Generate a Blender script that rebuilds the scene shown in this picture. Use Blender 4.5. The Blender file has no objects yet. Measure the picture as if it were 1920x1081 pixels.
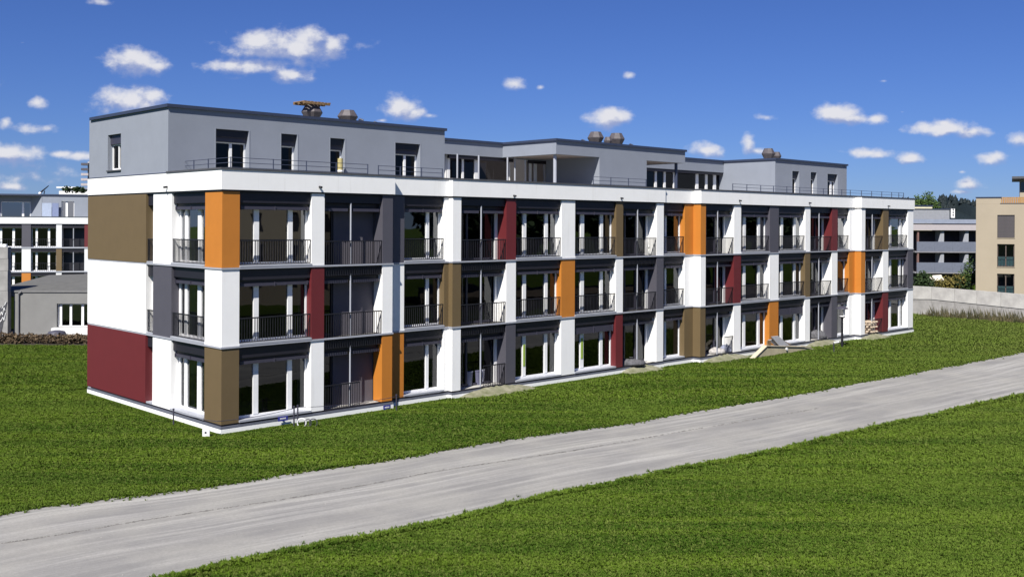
import bpy, math, random
import numpy as np
from math import sin, cos, radians, pi, sqrt
random.seed(7)
rng = np.random.default_rng(7)
SC = bpy.context.scene
COL = SC.collection

# ------------------------------------------------------------------ camera
F, CX, HY, ROLL, EYE = 1964.0, 960.0, 419.8, 0.0049, 7.593
cam_d = bpy.data.cameras.new('camera')
cam_d.sensor_width = 36.0
cam_d.lens = F * 36.0 / 1920.0
cam_d.shift_y = -(540.5 - HY) / 1920.0
cam_d.clip_end = 6000
cam = bpy.data.objects.new('camera', cam_d)
cam.location = (0, 0, EYE)
cam.rotation_euler = (pi / 2, -ROLL, 0)
COL.objects.link(cam)
SC.camera = cam

# ------------------------------------------------------------------ sun, sky, exposure
SUN = (-0.740, -2.135, 2.5)
sl = sqrt(sum(c * c for c in SUN))
sd = bpy.data.lights.new('sun', 'SUN')
sd.energy = 5.0
sd.angle = radians(0.5)
sd.color = (1.0, 0.955, 0.88)
so = bpy.data.objects.new('sun', sd)
from mathutils import Vector
so.rotation_euler = Vector(SUN).to_track_quat('Z', 'Y').to_euler()
so.location = (-20, -40, 60)
COL.objects.link(so)

SC.view_settings.view_transform = 'Standard'
SC.view_settings.look = 'None'
SC.view_settings.gamma = 1.0
SC.view_settings.use_curve_mapping = False
SC.view_settings.exposure = 0.70

W = bpy.data.worlds.new('World')
SC.world = W
W.use_nodes = True
wn, wl = W.node_tree.nodes, W.node_tree.links
wn.clear()
out = wn.new('ShaderNodeOutputWorld')
bg = wn.new('ShaderNodeBackground')
bg.inputs['Strength'].default_value = 0.098
wl.new(bg.outputs[0], out.inputs[0])
sky = wn.new('ShaderNodeTexSky')
sky.sky_type = 'NISHITA'
sky.sun_disc = False
sky.sun_elevation = math.asin(SUN[2] / sl)
sky.sun_rotation = math.atan2(SUN[0], SUN[1])
sky.altitude = 600
sky.air_density = 1.0
sky.dust_density = 0.0
sky.ozone_density = 2.5

# clouds: (px, py, rx, ry, weight) as measured from the eye point, kept as directions on the sky
CL = [(256,118,50,20,1),(244,107,26,16,1),(294,122,24,9,.8),
 (545,90,98,20,1),(478,80,38,20,1),(528,76,30,22,1),(580,76,34,22,1),(618,86,26,17,1),(470,122,96,18,.72),(548,142,44,17,.78),(430,121,46,13,.8),(560,120,70,22,.5),(440,148,40,12,.35),(500,100,90,12,.8),
 (246,188,58,19,1.05),(276,182,30,16,1),(68,193,20,13,.75),(10,228,14,12,.7),(68,242,44,12,.7),
 (18,288,56,17,1),(110,289,30,7,.75),(150,292,28,9,.8),(40,335,110,26,.42),(20,350,50,9,.7),(120,325,70,26,.38),(60,310,90,18,.35),
 (752,202,28,18,1.05),(775,210,24,11,.8),(806,217,20,7,.6),(714,226,18,5,.6),
 (966,157,22,12,.8),(1013,164,14,9,.5),(1179,142,18,9,.6),(1142,222,36,14,1.05),(1144,214,22,13,1),
 (1323,281,27,11,1),(1404,272,13,16,.9),(1420,283,24,8,.8),(1436,220,30,9,.65),
 (1568,213,36,13,1.1),(1590,222,58,12,.8),(1642,224,22,9,.9),(1628,287,38,9,.95),(1706,296,20,10,.95),
 (1764,240,52,11,1),(1768,231,24,9,1),(1820,247,40,11,.85),(1912,260,22,12,.85),(1862,298,28,12,.95),
 (1820,345,24,12,.85),(1808,360,30,6,.6),(1803,322,14,6,.45),(190,4,36,10,.6),(40,80,16,6,.3),(1655,152,15,5,.4),(1690,210,11,5,.35),
 (2100,200,80,22,1),(2250,310,70,16,.9),(-140,160,80,26,1),(-260,300,90,20,.9),(700,-160,120,34,1),(1500,-220,100,30,.9)]
def cdir(x, y):
    return ((x - CX) / F, (HY + ROLL * (x - CX) - y) / F)
grp = bpy.data.node_groups.new('cloud_field', 'ShaderNodeTree')
grp.interface.new_socket('P', in_out='INPUT', socket_type='NodeSocketVector')
grp.interface.new_socket('V', in_out='OUTPUT', socket_type='NodeSocketFloat')
gn, gl = grp.nodes, grp.links
gi, go = gn.new('NodeGroupInput'), gn.new('NodeGroupOutput')
acc = None
for (x, y, rx, ry, w) in CL:
    dx, dz = cdir(x, y)
    s = gn.new('ShaderNodeVectorMath'); s.operation = 'MULTIPLY_ADD'
    ax, az = F / (rx * 1.55), F / (ry * 1.65)
    s.inputs[1].default_value = (ax, az, 0)
    s.inputs[2].default_value = (-dx * ax, -dz * az, 0)
    gl.new(gi.outputs[0], s.inputs[0])
    l = gn.new('ShaderNodeVectorMath'); l.operation = 'LENGTH'
    gl.new(s.outputs[0], l.inputs[0])
    m = gn.new('ShaderNodeMath'); m.operation = 'SUBTRACT'
    m.inputs[0].default_value = w
    gl.new(l.outputs['Value'], m.inputs[1])
    if acc is None:
        acc = m
    else:
        k = gn.new('ShaderNodeMath'); k.operation = 'SMOOTH_MAX'; k.inputs[2].default_value = 0.22
        gl.new(acc.outputs[0], k.inputs[0]); gl.new(m.outputs[0], k.inputs[1])
        acc = k
def gnoise(scale, detail, rough):
    n = gn.new('ShaderNodeTexNoise'); n.noise_dimensions = '2D'
    n.inputs['Scale'].default_value = scale
    n.inputs['Detail'].default_value = detail
    n.inputs['Roughness'].default_value = rough
    sc = gn.new('ShaderNodeVectorMath'); sc.operation = 'MULTIPLY'
    sc.inputs[1].default_value = (1, 1.5, 1)
    gl.new(gi.outputs[0], sc.inputs[0]); gl.new(sc.outputs[0], n.inputs['Vector'])
    return n
n1 = gnoise(48, 6, .55)
ma = gn.new('ShaderNodeMath'); ma.operation = 'MULTIPLY_ADD'
ma.inputs[1].default_value = 1.2; ma.inputs[2].default_value = -0.62
gl.new(n1.outputs['Fac'], ma.inputs[0])
mm = gn.new('ShaderNodeMath'); mm.operation = 'ADD'
gl.new(ma.outputs[0], mm.inputs[0]); gl.new(acc.outputs[0], mm.inputs[1])
gl.new(mm.outputs[0], go.inputs[0])

tc = wn.new('ShaderNodeTexCoord')
sep = wn.new('ShaderNodeSeparateXYZ')
wl.new(tc.outputs['Generated'], sep.inputs[0])
ymax = wn.new('ShaderNodeMath'); ymax.operation = 'MAXIMUM'; ymax.inputs[1].default_value = 0.02
wl.new(sep.outputs['Y'], ymax.inputs[0])
def wdiv(sock):
    d = wn.new('ShaderNodeMath'); d.operation = 'DIVIDE'
    wl.new(sock, d.inputs[0]); wl.new(ymax.outputs[0], d.inputs[1]); return d
cb = wn.new('ShaderNodeCombineXYZ')
wl.new(wdiv(sep.outputs['X']).outputs[0], cb.inputs[0])
wl.new(wdiv(sep.outputs['Z']).outputs[0], cb.inputs[1])
def field(off):
    a = wn.new('ShaderNodeVectorMath'); a.operation = 'ADD'; a.inputs[1].default_value = (*off, 0)
    wl.new(cb.outputs[0], a.inputs[0])
    g = wn.new('ShaderNodeGroup'); g.node_tree = grp
    wl.new(a.outputs[0], g.inputs[0]); return g
g0 = field((0, 0)); g1 = field((-0.0035, 0.0095))
def maprange(nodes, links, sock, a, b, c, d, smooth=True):
    m = nodes.new('ShaderNodeMapRange')
    if smooth: m.interpolation_type = 'SMOOTHSTEP'
    m.inputs['From Min'].default_value = a; m.inputs['From Max'].default_value = b
    m.inputs['To Min'].default_value = c; m.inputs['To Max'].default_value = d
    links.new(sock, m.inputs['Value']); return m
alpha = maprange(wn, wl, g0.outputs[0], 0.0, 0.78, 0, 0.97)
lightm = wn.new('ShaderNodeMath'); lightm.operation = 'SUBTRACT'
wl.new(g0.outputs[0], lightm.inputs[0]); wl.new(g1.outputs[0], lightm.inputs[1])
n9 = wn.new('ShaderNodeTexNoise'); n9.noise_dimensions = '2D'; n9.inputs['Scale'].default_value = 42; n9.inputs['Detail'].default_value = 4
wl.new(cb.outputs[0], n9.inputs['Vector'])
n9m = wn.new('ShaderNodeMath'); n9m.operation = 'MULTIPLY_ADD'; n9m.inputs[1].default_value = 1.3; n9m.inputs[2].default_value = -.65
wl.new(n9.outputs['Fac'], n9m.inputs[0])
lsum = wn.new('ShaderNodeMath'); lsum.operation = 'ADD'
wl.new(lightm.outputs[0], lsum.inputs[0]); wl.new(n9m.outputs[0], lsum.inputs[1])
shade = maprange(wn, wl, lsum.outputs[0], -0.30, 0.50, 0, 1)
ccol = wn.new('ShaderNodeMix'); ccol.data_type = 'RGBA'
wl.new(shade.outputs[0], ccol.inputs['Factor'])
ccol.inputs['A'].default_value = (2.0, 2.4, 3.9, 1)
ccol.inputs['B'].default_value = (4.9, 4.9, 5.2, 1)
# sky colour: Nishita, deepened like the clear polarised sky of the photograph
hs = wn.new('ShaderNodeHueSaturation')
hs.inputs['Hue'].default_value = 0.5
hs.inputs['Saturation'].default_value = 1.0
hs.inputs['Value'].default_value = 1.0
wl.new(sky.outputs[0], hs.inputs['Color'])
tint = wn.new('ShaderNodeMix'); tint.data_type = 'RGBA'; tint.blend_type = 'MULTIPLY'
tint.inputs['Factor'].default_value = 1.0
tint.inputs['B'].default_value = (.185, .268, .52, 1)
wl.new(hs.outputs[0], tint.inputs['A'])
frontm = maprange(wn, wl, sep.outputs['Y'], 0.15, 0.4, 0, 1)
am = wn.new('ShaderNodeMath'); am.operation = 'MULTIPLY'
wl.new(alpha.outputs[0], am.inputs[0]); wl.new(frontm.outputs[0], am.inputs[1])
mx = wn.new('ShaderNodeMix'); mx.data_type = 'RGBA'
wl.new(am.outputs[0], mx.inputs['Factor'])
wl.new(tint.outputs['Result'], mx.inputs['A']); wl.new(ccol.outputs['Result'], mx.inputs['B'])
wl.new(mx.outputs['Result'], bg.inputs[0])

# ------------------------------------------------------------------ materials
MATS = {}
def mat(name, col, rough=.8, var=.06, nscale=3.0, bump=0.0, bscale=60.0, metal=0.0, spec=None, vcol=None, det=4):
    """procedural: noise-varied colour + optional fine bump (object space)"""
    if name in MATS: return MATS[name]
    m = bpy.data.materials.new(name); m.use_nodes = True
    n, l = m.node_tree.nodes, m.node_tree.links
    b = n['Principled BSDF']
    b.inputs['Roughness'].default_value = rough
    b.inputs['Metallic'].default_value = metal
    if spec is not None: b.inputs['Specular IOR Level'].default_value = spec
    t = n.new('ShaderNodeTexCoord')
    no = n.new('ShaderNodeTexNoise'); no.inputs['Scale'].default_value = nscale; no.inputs['Detail'].default_value = det
    no.inputs['Roughness'].default_value = .65
    l.new(t.outputs['Object'], no.inputs['Vector'])
    r = n.new('ShaderNodeMapRange'); r.inputs['From Min'].default_value = .3; r.inputs['From Max'].default_value = .7
    l.new(no.outputs['Fac'], r.inputs['Value'])
    mxn = n.new('ShaderNodeMix'); mxn.data_type = 'RGBA'
    c2 = vcol if vcol else tuple(max(0, c * (1 - 2 * var)) for c in col)
    mxn.inputs['A'].default_value = (*c2, 1)
    mxn.inputs['B'].default_value = (*[min(1, c * (1 + var)) for c in col], 1)
    l.new(r.outputs[0], mxn.inputs['Factor'])
    l.new(mxn.outputs['Result'], b.inputs['Base Color'])
    if bump > 0:
        nb = n.new('ShaderNodeTexNoise'); nb.inputs['Scale'].default_value = bscale; nb.inputs['Detail'].default_value = 3
        l.new(t.outputs['Object'], nb.inputs['Vector'])
        bp = n.new('ShaderNodeBump'); bp.inputs['Strength'].default_value = bump; bp.inputs['Distance'].default_value = .02
        l.new(nb.outputs['Fac'], bp.inputs['Height']); l.new(bp.outputs[0], b.inputs['Normal'])
    MATS[name] = m
    return m
white = mat('white_render', (.83, .83, .82), .85, .015, 1.2, .1, 90)
orange = mat('orange_panel', (.47, .170, .022), .6, .03, 1.5, .08, 60)
olive = mat('olive_panel', (.128, .090, .043), .6, .03, 1.5, .08, 60)
red = mat('red_panel', (.118, .0145, .018), .55, .03, 1.5, .08, 60)
grey = mat('grey_panel', (.072, .070, .088), .6, .03, 1.5, .08, 60)
anth = mat('anthracite_metal', (.013, .012, .019), .5, .05)
anth2 = mat('blind_metal', (.042, .040, .060), .45, .05)
dark = mat('black_metal', (.011, .011, .016), .45)
flash = mat('sill_metal', (.34, .355, .40), .5, .03)
frame_w = mat('window_frame_white', (.80, .80, .80), .4, .02)
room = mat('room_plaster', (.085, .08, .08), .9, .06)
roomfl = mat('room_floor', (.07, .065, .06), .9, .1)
for m_ in (white,):
    n_, l_ = m_.node_tree.nodes, m_.node_tree.links
    b_ = n_['Principled BSDF']; src = b_.inputs['Base Color'].links[0].from_socket
    t_ = n_.new('ShaderNodeNewGeometry'); mp_ = n_.new('ShaderNodeMapping'); mp_.inputs['Scale'].default_value = (5, 5, .35)
    l_.new(t_.outputs['Position'], mp_.inputs['Vector'])
    no_ = n_.new('ShaderNodeTexNoise'); no_.inputs['Scale'].default_value = 1.0; no_.inputs['Detail'].default_value = 5
    l_.new(mp_.outputs[0], no_.inputs['Vector'])
    r_ = maprange(n_, l_, no_.outputs['Fac'], .55, .8, 0, .22)
    mx_ = n_.new('ShaderNodeMix'); mx_.data_type = 'RGBA'; l_.new(r_.outputs[0], mx_.inputs['Factor'])
    l_.new(src, mx_.inputs['A']); mx_.inputs['B'].default_value = (.55, .54, .50, 1); l_.new(mx_.outputs['Result'], b_.inputs['Base Color'])
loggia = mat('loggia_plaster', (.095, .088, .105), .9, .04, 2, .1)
conc = mat('concrete', (.40, .39, .37), .9, .10, 2.0, .3, 25)
pent = mat('penthouse_render', (.225, .248, .295), .9, .03, .8, .25, 45)
coping = mat('coping_metal', (.035, .045, .080), .45, .05)
terr = mat('terrace_edge', (.065, .068, .078), .7, .08)
roofm = mat('roof_gravel', (.25, .25, .24), .95, .15, 12, .4, 30)
vent_m = mat('vent_metal', (.078, .068, .074), .6, .15, 6)
timber = mat('weathered_timber', (.22, .135, .065), .85, .35, 8)
curt = mat('curtain', (.55, .55, .55), .9, .05)
green_tape = mat('green_film', (.30, .42, .07), .5, .1, 20)
blue_s = mat('blue_plastic', (.03, .035, .25), .4)
plast_w = mat('white_plastic', (.78, .78, .78), .5)
tan = mat('tan_render', (.335, .285, .215), .9, .025, .5, .2, 40)
grey_r = mat('grey_rendered_wall', (.19, .19, .185), .92, .05, .8, .3, 30)
wall_c = mat('pale_concrete', (.43, .42, .40), .92, .12, .9, .3, 20, vcol=(.32,.31,.30))
bark = mat('bark', (.08, .06, .04), .9, .2, 8)
farblue = mat('balcony_front', (.12, .135, .18), .7, .06)
pink = mat('pale_fascia', (.36, .33, .345), .8, .03)
buil_w = mat('far_white', (.66, .67, .69), .85, .03)

def glassmat(name, tint, refl):
    m = bpy.data.materials.new(name); m.use_nodes = True
    n, l = m.node_tree.nodes, m.node_tree.links
    n.clear()
    o = n.new('ShaderNodeOutputMaterial')
    tr = n.new('ShaderNodeBsdfTransparent'); tr.inputs[0].default_value = (*tint, 1)
    gsh = n.new('ShaderNodeBsdfGlossy'); gsh.inputs['Roughness'].default_value = .015
    gsh.inputs['Color'].default_value = (.85, .88, .92, 1)
    fr = n.new('ShaderNodeFresnel'); fr.inputs['IOR'].default_value = 1.5
    mu = n.new('ShaderNodeMath'); mu.operation = 'MULTIPLY'; mu.inputs[1].default_value = refl; mu.use_clamp = True
    l.new(fr.outputs[0], mu.inputs[0])
    tcn = n.new('ShaderNodeTexCoord')
    nb = n.new('ShaderNodeTexNoise'); nb.inputs['Scale'].default_value = .9; nb.inputs['Detail'].default_value = 1
    l.new(tcn.outputs['Object'], nb.inputs['Vector'])
    bp = n.new('ShaderNodeBump'); bp.inputs['Strength'].default_value = .05; bp.inputs['Distance'].default_value = .08
    l.new(nb.outputs['Fac'], bp.inputs['Height']); l.new(bp.outputs[0], gsh.inputs['Normal'])
    mxs = n.new('ShaderNodeMixShader')
    l.new(mu.outputs[0], mxs.inputs[0]); l.new(tr.outputs[0], mxs.inputs[1]); l.new(gsh.outputs[0], mxs.inputs[2])
    l.new(mxs.outputs[0], o.inputs[0])
    return m
glass = glassmat('window_glass', (.34, .34, .35), 3.2)
glass_l = glassmat('window_glass_lower', (.30, .30, .31), 1.5)
glass_d = glassmat('dark_glass', (.2, .2, .22), 1.4)
glass_p = glassmat('penthouse_glass', (.30, .28, .28), .55)
glass_c = glassmat('clear_glass', (.8, .84, .84), .8)

# ------------------------------------------------------------------ mesh helpers
class MB:
    def __init__(s): s.v = []; s.f = []
    def raw(s, vs, fs):
        o = len(s.v); s.v += [tuple(p) for p in vs]; s.f += [tuple(i + o for i in q) for q in fs]; return s
    def hexa(s, p):   # p: 8 points, bottom 0-3 (ccw from above), top 4-7
        return s.raw(p, [(3,2,1,0),(4,5,6,7),(0,1,5,4),(1,2,6,5),(2,3,7,6),(3,0,4,7)])
    def box(s, T, a0, a1, b0, b1, z0, z1):
        return s.hexa([T(a0,b0,z0),T(a1,b0,z0),T(a1,b1,z0),T(a0,b1,z0),T(a0,b0,z1),T(a1,b0,z1),T(a1,b1,z1),T(a0,b1,z1)])
    def prism(s, pts, z0, z1):  # pts: xy polygon
        n = len(pts)
        vs = [(x, y, z0) for x, y in pts] + [(x, y, z1) for x, y in pts]
        fs = [tuple(range(n))[::-1], tuple(range(n, 2*n))] + [(i, (i+1) % n, n+(i+1) % n, n+i) for i in range(n)]
        return s.raw(vs, fs)
    def tube(s, p, q, r0, r1=None, n=6):
        r1 = r0 if r1 is None else r1
        p, q = Vector(p), Vector(q); d = (q - p).normalized()
        a = d.orthogonal().normalized(); b = d.cross(a)
        vs = [tuple(c + (a*cos(2*pi*i/n) + b*sin(2*pi*i/n)) * r) for c, r in ((p, r0), (q, r1)) for i in range(n)]
        fs = [(i, (i+1) % n, n+(i+1) % n, n+i) for i in range(n)] + [tuple(range(n))[::-1], tuple(range(n, 2*n))]
        return s.raw(vs, fs)
    def lathe(s, c, prof, n=8, rot=0.0):
        vs = []
        for r, z in prof:
            vs += [(c[0] + r*cos(rot+2*pi*i/n), c[1] + r*sin(rot+2*pi*i/n), c[2] + z) for i in range(n)]
        fs = [(k*n+i, k*n+(i+1) % n, (k+1)*n+(i+1) % n, (k+1)*n+i) for k in range(len(prof)-1) for i in range(n)]
        fs += [tuple(range(n))[::-1], tuple(range((len(prof)-1)*n, len(prof)*n))]
        return s.raw(vs, fs)
    def build(s, name, m, parent=None, label=None, kind=None, smooth=False):
        vs = np.array(s.v, float)
        c = (vs.min(0) + vs.max(0)) / 2; c[2] = vs[:, 2].min()
        me = bpy.data.meshes.new(name)
        me.from_pydata([tuple(p) for p in vs - c], [], s.f)
        me.materials.append(m); me.update()
        if smooth:
            for p in me.polygons: p.use_smooth = True
        o = bpy.data.objects.new(name, me); COL.objects.link(o)
        if parent is not None:
            o.parent = parent
            o.location = Vector(c) - WORLD[parent.name]
        else:
            o.location = c
        WORLD[o.name] = Vector(c)
        if label: o['label'] = label
        if kind: o['kind'] = kind
        return o
WORLD = {}
def thing(name, label, cat, loc, group=None):
    o = bpy.data.objects.new(name, None); COL.objects.link(o)
    o.empty_display_size = .5
    o.location = loc; WORLD[o.name] = Vector(loc)
    o['label'] = label; o['category'] = cat
    if group: o['group'] = group
    return o
def tag(o, label, cat, group=None):
    o['label'] = label; o['category'] = cat
    if group: o['group'] = group
    return o
def struct(name, mb, m): return mb.build(name, m, kind='structure')

# ------------------------------------------------------------------ site geometry
UX, UY = sin(radians(45.38)), cos(radians(45.38))          # along the long facade
VX, VY = -cos(radians(46.906)), sin(radians(46.906))       # into the building
P0 = (-10.816, 39.09)
S1, S2, S3, PB, TP = 0.0, 2.9, 5.857, 8.80, 9.575
ZG = -0.28
def M(u, v, z=0.0): return (P0[0] + u*UX + v*VX, P0[1] + u*UY + v*VY, z)
def u_at(x, v):       # where a sight line to column x meets the plane v
    t = (x - CX) / F
    x0, y0 = P0[0] + v*VX, P0[1] + v*VY
    return (t*y0 - x0) / (UX - t*UY)
def v_at(x, u=0.0):
    t = (x - CX) / F
    x0, y0 = P0[0] + u*UX, P0[1] + u*UY
    return (t*y0 - x0) / (VX - t*VY)
def z_at(x, y, depth): return EYE + (HY + ROLL*(x - CX) - y) * depth / F
def at(x, y, depth): return ((x - CX) / F * depth, depth, z_at(x, y, depth))
def gp(x, y, z=ZG):
    d = (EYE - z) * F / (y - HY - ROLL*(x - CX)); return ((x - CX) / F * d, d)
END = 12.80
def TM(plane): return lambda a, b, z: M(a, plane + b, z)      # long facade: a = u, b = depth
def TE(a, b, z): return M(b, END - a, z)                       # end facade: a from the rear corner
OFF = dict(A=0.0, B=.34, C=.06, D=.17, E=-.36, F=-.85)
UA1 = u_at(736.5, 0); UC0 = u_at(849, .06); UC1 = u_at(1244.5, .06); UE0 = u_at(1314, -.36); UF0 = u_at(1615, -.85)
UEND = u_at(1712.5, -.85)
RANGE = dict(A=(0, UA1), B=(UA1, UC0), C=(UC0, UC1), D=(UC1, UE0), E=(UE0, UF0), F=(UF0, UEND))

BLD = thing('apartment_building', 'long three storey white apartment block with orange, red, olive and grey panels and grey penthouses', 'apartment building', M(0, 0, ZG))
LV = [(S1, S2), (S2, S3), (S3, PB)]
CN = {'w': (white, 'white cladding panel'), 'o': (orange, 'orange cladding panel'), 'v': (olive, 'olive brown cladding panel'),
      'r': (red, 'dark red cladding panel'), 'g': (grey, 'dark grey cladding panel')}
def panel(T, a0, a1, b0, b1, lev, c):
    z0, z1 = LV[lev]
    m, lab = CN[c]
    MB().box(T, a0, a1, b0, b1, z0 + .045, z1 - .03).build('cladding_panel', m, BLD, lab)

def pane_grid(T, a0, a1, bz, z0, z1, muls, par, frame_m=frame_w, gm=None, fw=.07, tape=None, mulw=None):
    """white frame with outer members, mullions at muls (centre, width), one pane per light; frame is the part"""
    gm = gm or glass
    b0, b1 = bz, bz + .09
    fr = MB()
    fr.box(T, a0, a0+fw, b0, b1, z0, z1).box(T, a1-fw, a1, b0, b1, z0, z1)
    fr.box(T, a0+fw, a1-fw, b0, b1, z0, z0+fw+.02).box(T, a0+fw, a1-fw, b0, b1, z1-fw, z1)
    w = fr.build('window', frame_m, par)
    edges = [a0 + fw]
    for (c, wd) in muls:
        mb = MB().box(T, c-wd/2, c+wd/2, b0-.012, b1-.01, z0+fw+.02, z1-fw)
        mb.build('mullion', frame_m, w)
        edges += [c-wd/2, c+wd/2]
    edges.append(a1 - fw)
    for i in range(0, len(edges), 2):
        if edges[i+1] - edges[i] > .04:
            mb = MB(); b = b0 + .045
            mb.raw([T(edges[i], b, z0+fw+.02), T(edges[i+1], b, z0+fw+.02), T(edges[i+1], b, z1-fw), T(edges[i], b, z1-fw)], [(0,1,2,3)])
            mb.build('pane', gm, w)
    return w

def railing(T, a0, a1, b, z0, z1, single=False, foot=0.0):
    rl = MB().box(T, a0, a1, b-.025, b+.025, z1-.045, z1).build('balcony_railing', dark, BLD)
    MB().box(T, a0, a1, b-.015, b+.015, z0+foot, z0+foot+.035).build('bottom_rail', dark, rl)
    n = max(3, int(round((a1 - a0) / .115)))
    if single:
        for i in range(n + 1):
            a = a0 + .01 + (a1 - a0 - .02) * i / n
            MB().box(T, a-.011, a+.011, b-.011, b+.011, z0, z1-.046).build('bar', dark, rl)
    else:
        mb = MB()
        for i in range(n + 1):
            a = a0 + .01 + (a1 - a0 - .02) * i / n
            mb.box(T, a-.011, a+.011, b-.011, b+.011, z0, z1-.046)
        mb.build('bars', dark, rl, kind='stuff')
    return rl

def window_bay(T, a0, a1, lev, muls, single=False, rail=True, curtain=None, tape=None, blind=0.0):
    z0, z1 = LV[lev]
    R = .34
    MB().box(T, a0+.003, a1-.003, .09, .22, z1-.45, z1-.035).build('lintel_panel', anth, BLD)
    MB().box(T, a0+.02, a1-.02, .14, .27, z1-.70 - blind, z1-.58).build('blind_box', anth2, BLD)
    for c in (a0+.12, (a0+a1)/2, a1-.12):
        MB().box(T, c-.015, c+.015, .10, .138, z1-.72-blind, z1-.56).build('blind_bracket', anth2, BLD)
    MB().box(T, a0+.003, a1-.003, .22, .40, z1-.58, z1-.452).build('blind_recess', dark, BLD)
    MB().box(T, a0+.003, a1-.003, -.045, R, z0+.048, z0+.125).build('window_sill', flash, BLD)
    w = pane_grid(T, a0+.005, a1-.005, R, z0+.127, z1-.585, muls, BLD, gm=glass if lev == 2 else glass_l)
    if tape is not None:
        c, wd = muls[tape]
        MB().box(T, c-wd*.3, c+wd*.3, R-.03, R-.014, z0+.7, z1-1.15).build('protective_film', green_tape, w)
    if rail and lev > 0:
        railing(T, a0+.02, a1-.02, .06, z0+.14, z0+1.08, single)
    # interior: side walls come from the pillars; back wall and floor from the storey
    if curtain:
        c0, c1 = curtain
        mb = MB(); n = 14
        for i in range(n):
            q0, q1 = c0 + (c1-c0)*i/n, c0 + (c1-c0)*(i+1)/n
            d0, d1 = (.0 if i % 2 else .06), (.06 if i % 2 else .0)
            mb.raw([T(q0, R+.16+d0, z0+.15), T(q1, R+.16+d1, z0+.15), T(q1, R+.16+d1, z1-.6), T(q0, R+.16+d0, z1-.6)], [(0,1,2,3)])
        mb.build('curtain', curt, w)

def loggia_bay(T, a0, a1, lev, back='glass', single=False, rail=(0, 1), depth=.66, post=.47, door=True):
    z0, z1 = LV[lev]
    if lev == 2:
        MB().box(T, a0+.003, a1-.003, .10, .22, z1-.38, z1-.035).build('lintel_panel', anth, BLD)
    if lev > 0:
        MB().box(T, a0+.003, a1-.003, .10, .22, z0-.42, z0+.02).build('slab_edge', anth, BLD)
    ap = a0 + (a1-a0)*post
    pw = MB().tube(T(ap, .13, z0 + (0.02 if lev else ZG)), T(ap, .13, z1-.36), .035, n=8)
    pw.build('loggia_post', flash, BLD)
    for q0, q1 in ((a0+.08, ap-.12), (ap+.12, a1-.06)):
        MB().box(T, q0, q1, .16, .30, z1-.72, z1-.60).build('awning_cassette', anth2, BLD)
    MB().box(T, a0+.003, a1-.003, .31, depth, z1-.60, z1-.45 if lev < 2 else z1-.40).build('recess_shade_box', anth, BLD)  # dark box added behind the cassettes, standing in for deep loggia shade
    zt = z1 - .2
    # back wall
    if back == 'wall':
        dw = a0 + (a1-a0)*.30
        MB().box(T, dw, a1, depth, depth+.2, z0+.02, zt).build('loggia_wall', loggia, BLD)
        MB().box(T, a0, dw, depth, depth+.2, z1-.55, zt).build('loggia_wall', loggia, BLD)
        w = pane_grid(T, a0+.01, dw-.01, depth+.05, z0+.05, z1-.56, [], BLD, anth, glass_d)
    else:
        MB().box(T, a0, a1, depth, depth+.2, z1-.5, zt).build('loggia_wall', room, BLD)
        L = a1 - a0
        w = pane_grid(T, a0+.01, a1-.01, depth+.05, z0+.05, z1-.51, [(a0+L*.34, .1), (a0+L*.66, .1)], BLD, anth2, glass_d)
        MB().box(T, a1-.17, a1-.012, depth-.04, depth+.045, z0+.05, z1-.61).build('door_post', frame_w, BLD)
    if rail:
        r0, r1 = a0 + (a1-a0)*rail[0], a0 + (a1-a0)*rail[1]
        railing(T, r0+.01, r1-.02, .04, z0 - (.40 if lev else -.02), z0+1.02, single, foot=.42 if lev else .0)

# ---- pillars of the long facade: (pieces), colours from the top storey down
def pillar(pl, x0, x1, cols, log_l=False, log_r=False, a0=None, a1=None):
    T = TM(OFF[pl])
    a0 = u_at(x0, OFF[pl]) if a0 is None else a0
    a1 = u_at(x1, OFF[pl]) if a1 is None else a1
    for lev in range(3):
        c = cols[2-lev]
        z0, z1 = LV[lev]
        panel(T, a0, a1, 0, .62 if (log_l or log_r) else .38, lev, c)
    return a0, a1
def cross_wall(pl, a0, a1, b0=.38):
    T = TM(OFF[pl]); w = .012
    for lev in range(3):
        z0, z1 = LV[lev]
        MB().box(T, a0+w, a1-w, b0, 1.05, z0+.02, z1-.21).build('cross_wall', white, BLD)
        MB().box(T, a0+w+.03, a1-w-.03, 1.05, 5.6, z0+.02, z1-.21).build('room_wall', room, BLD)

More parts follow.
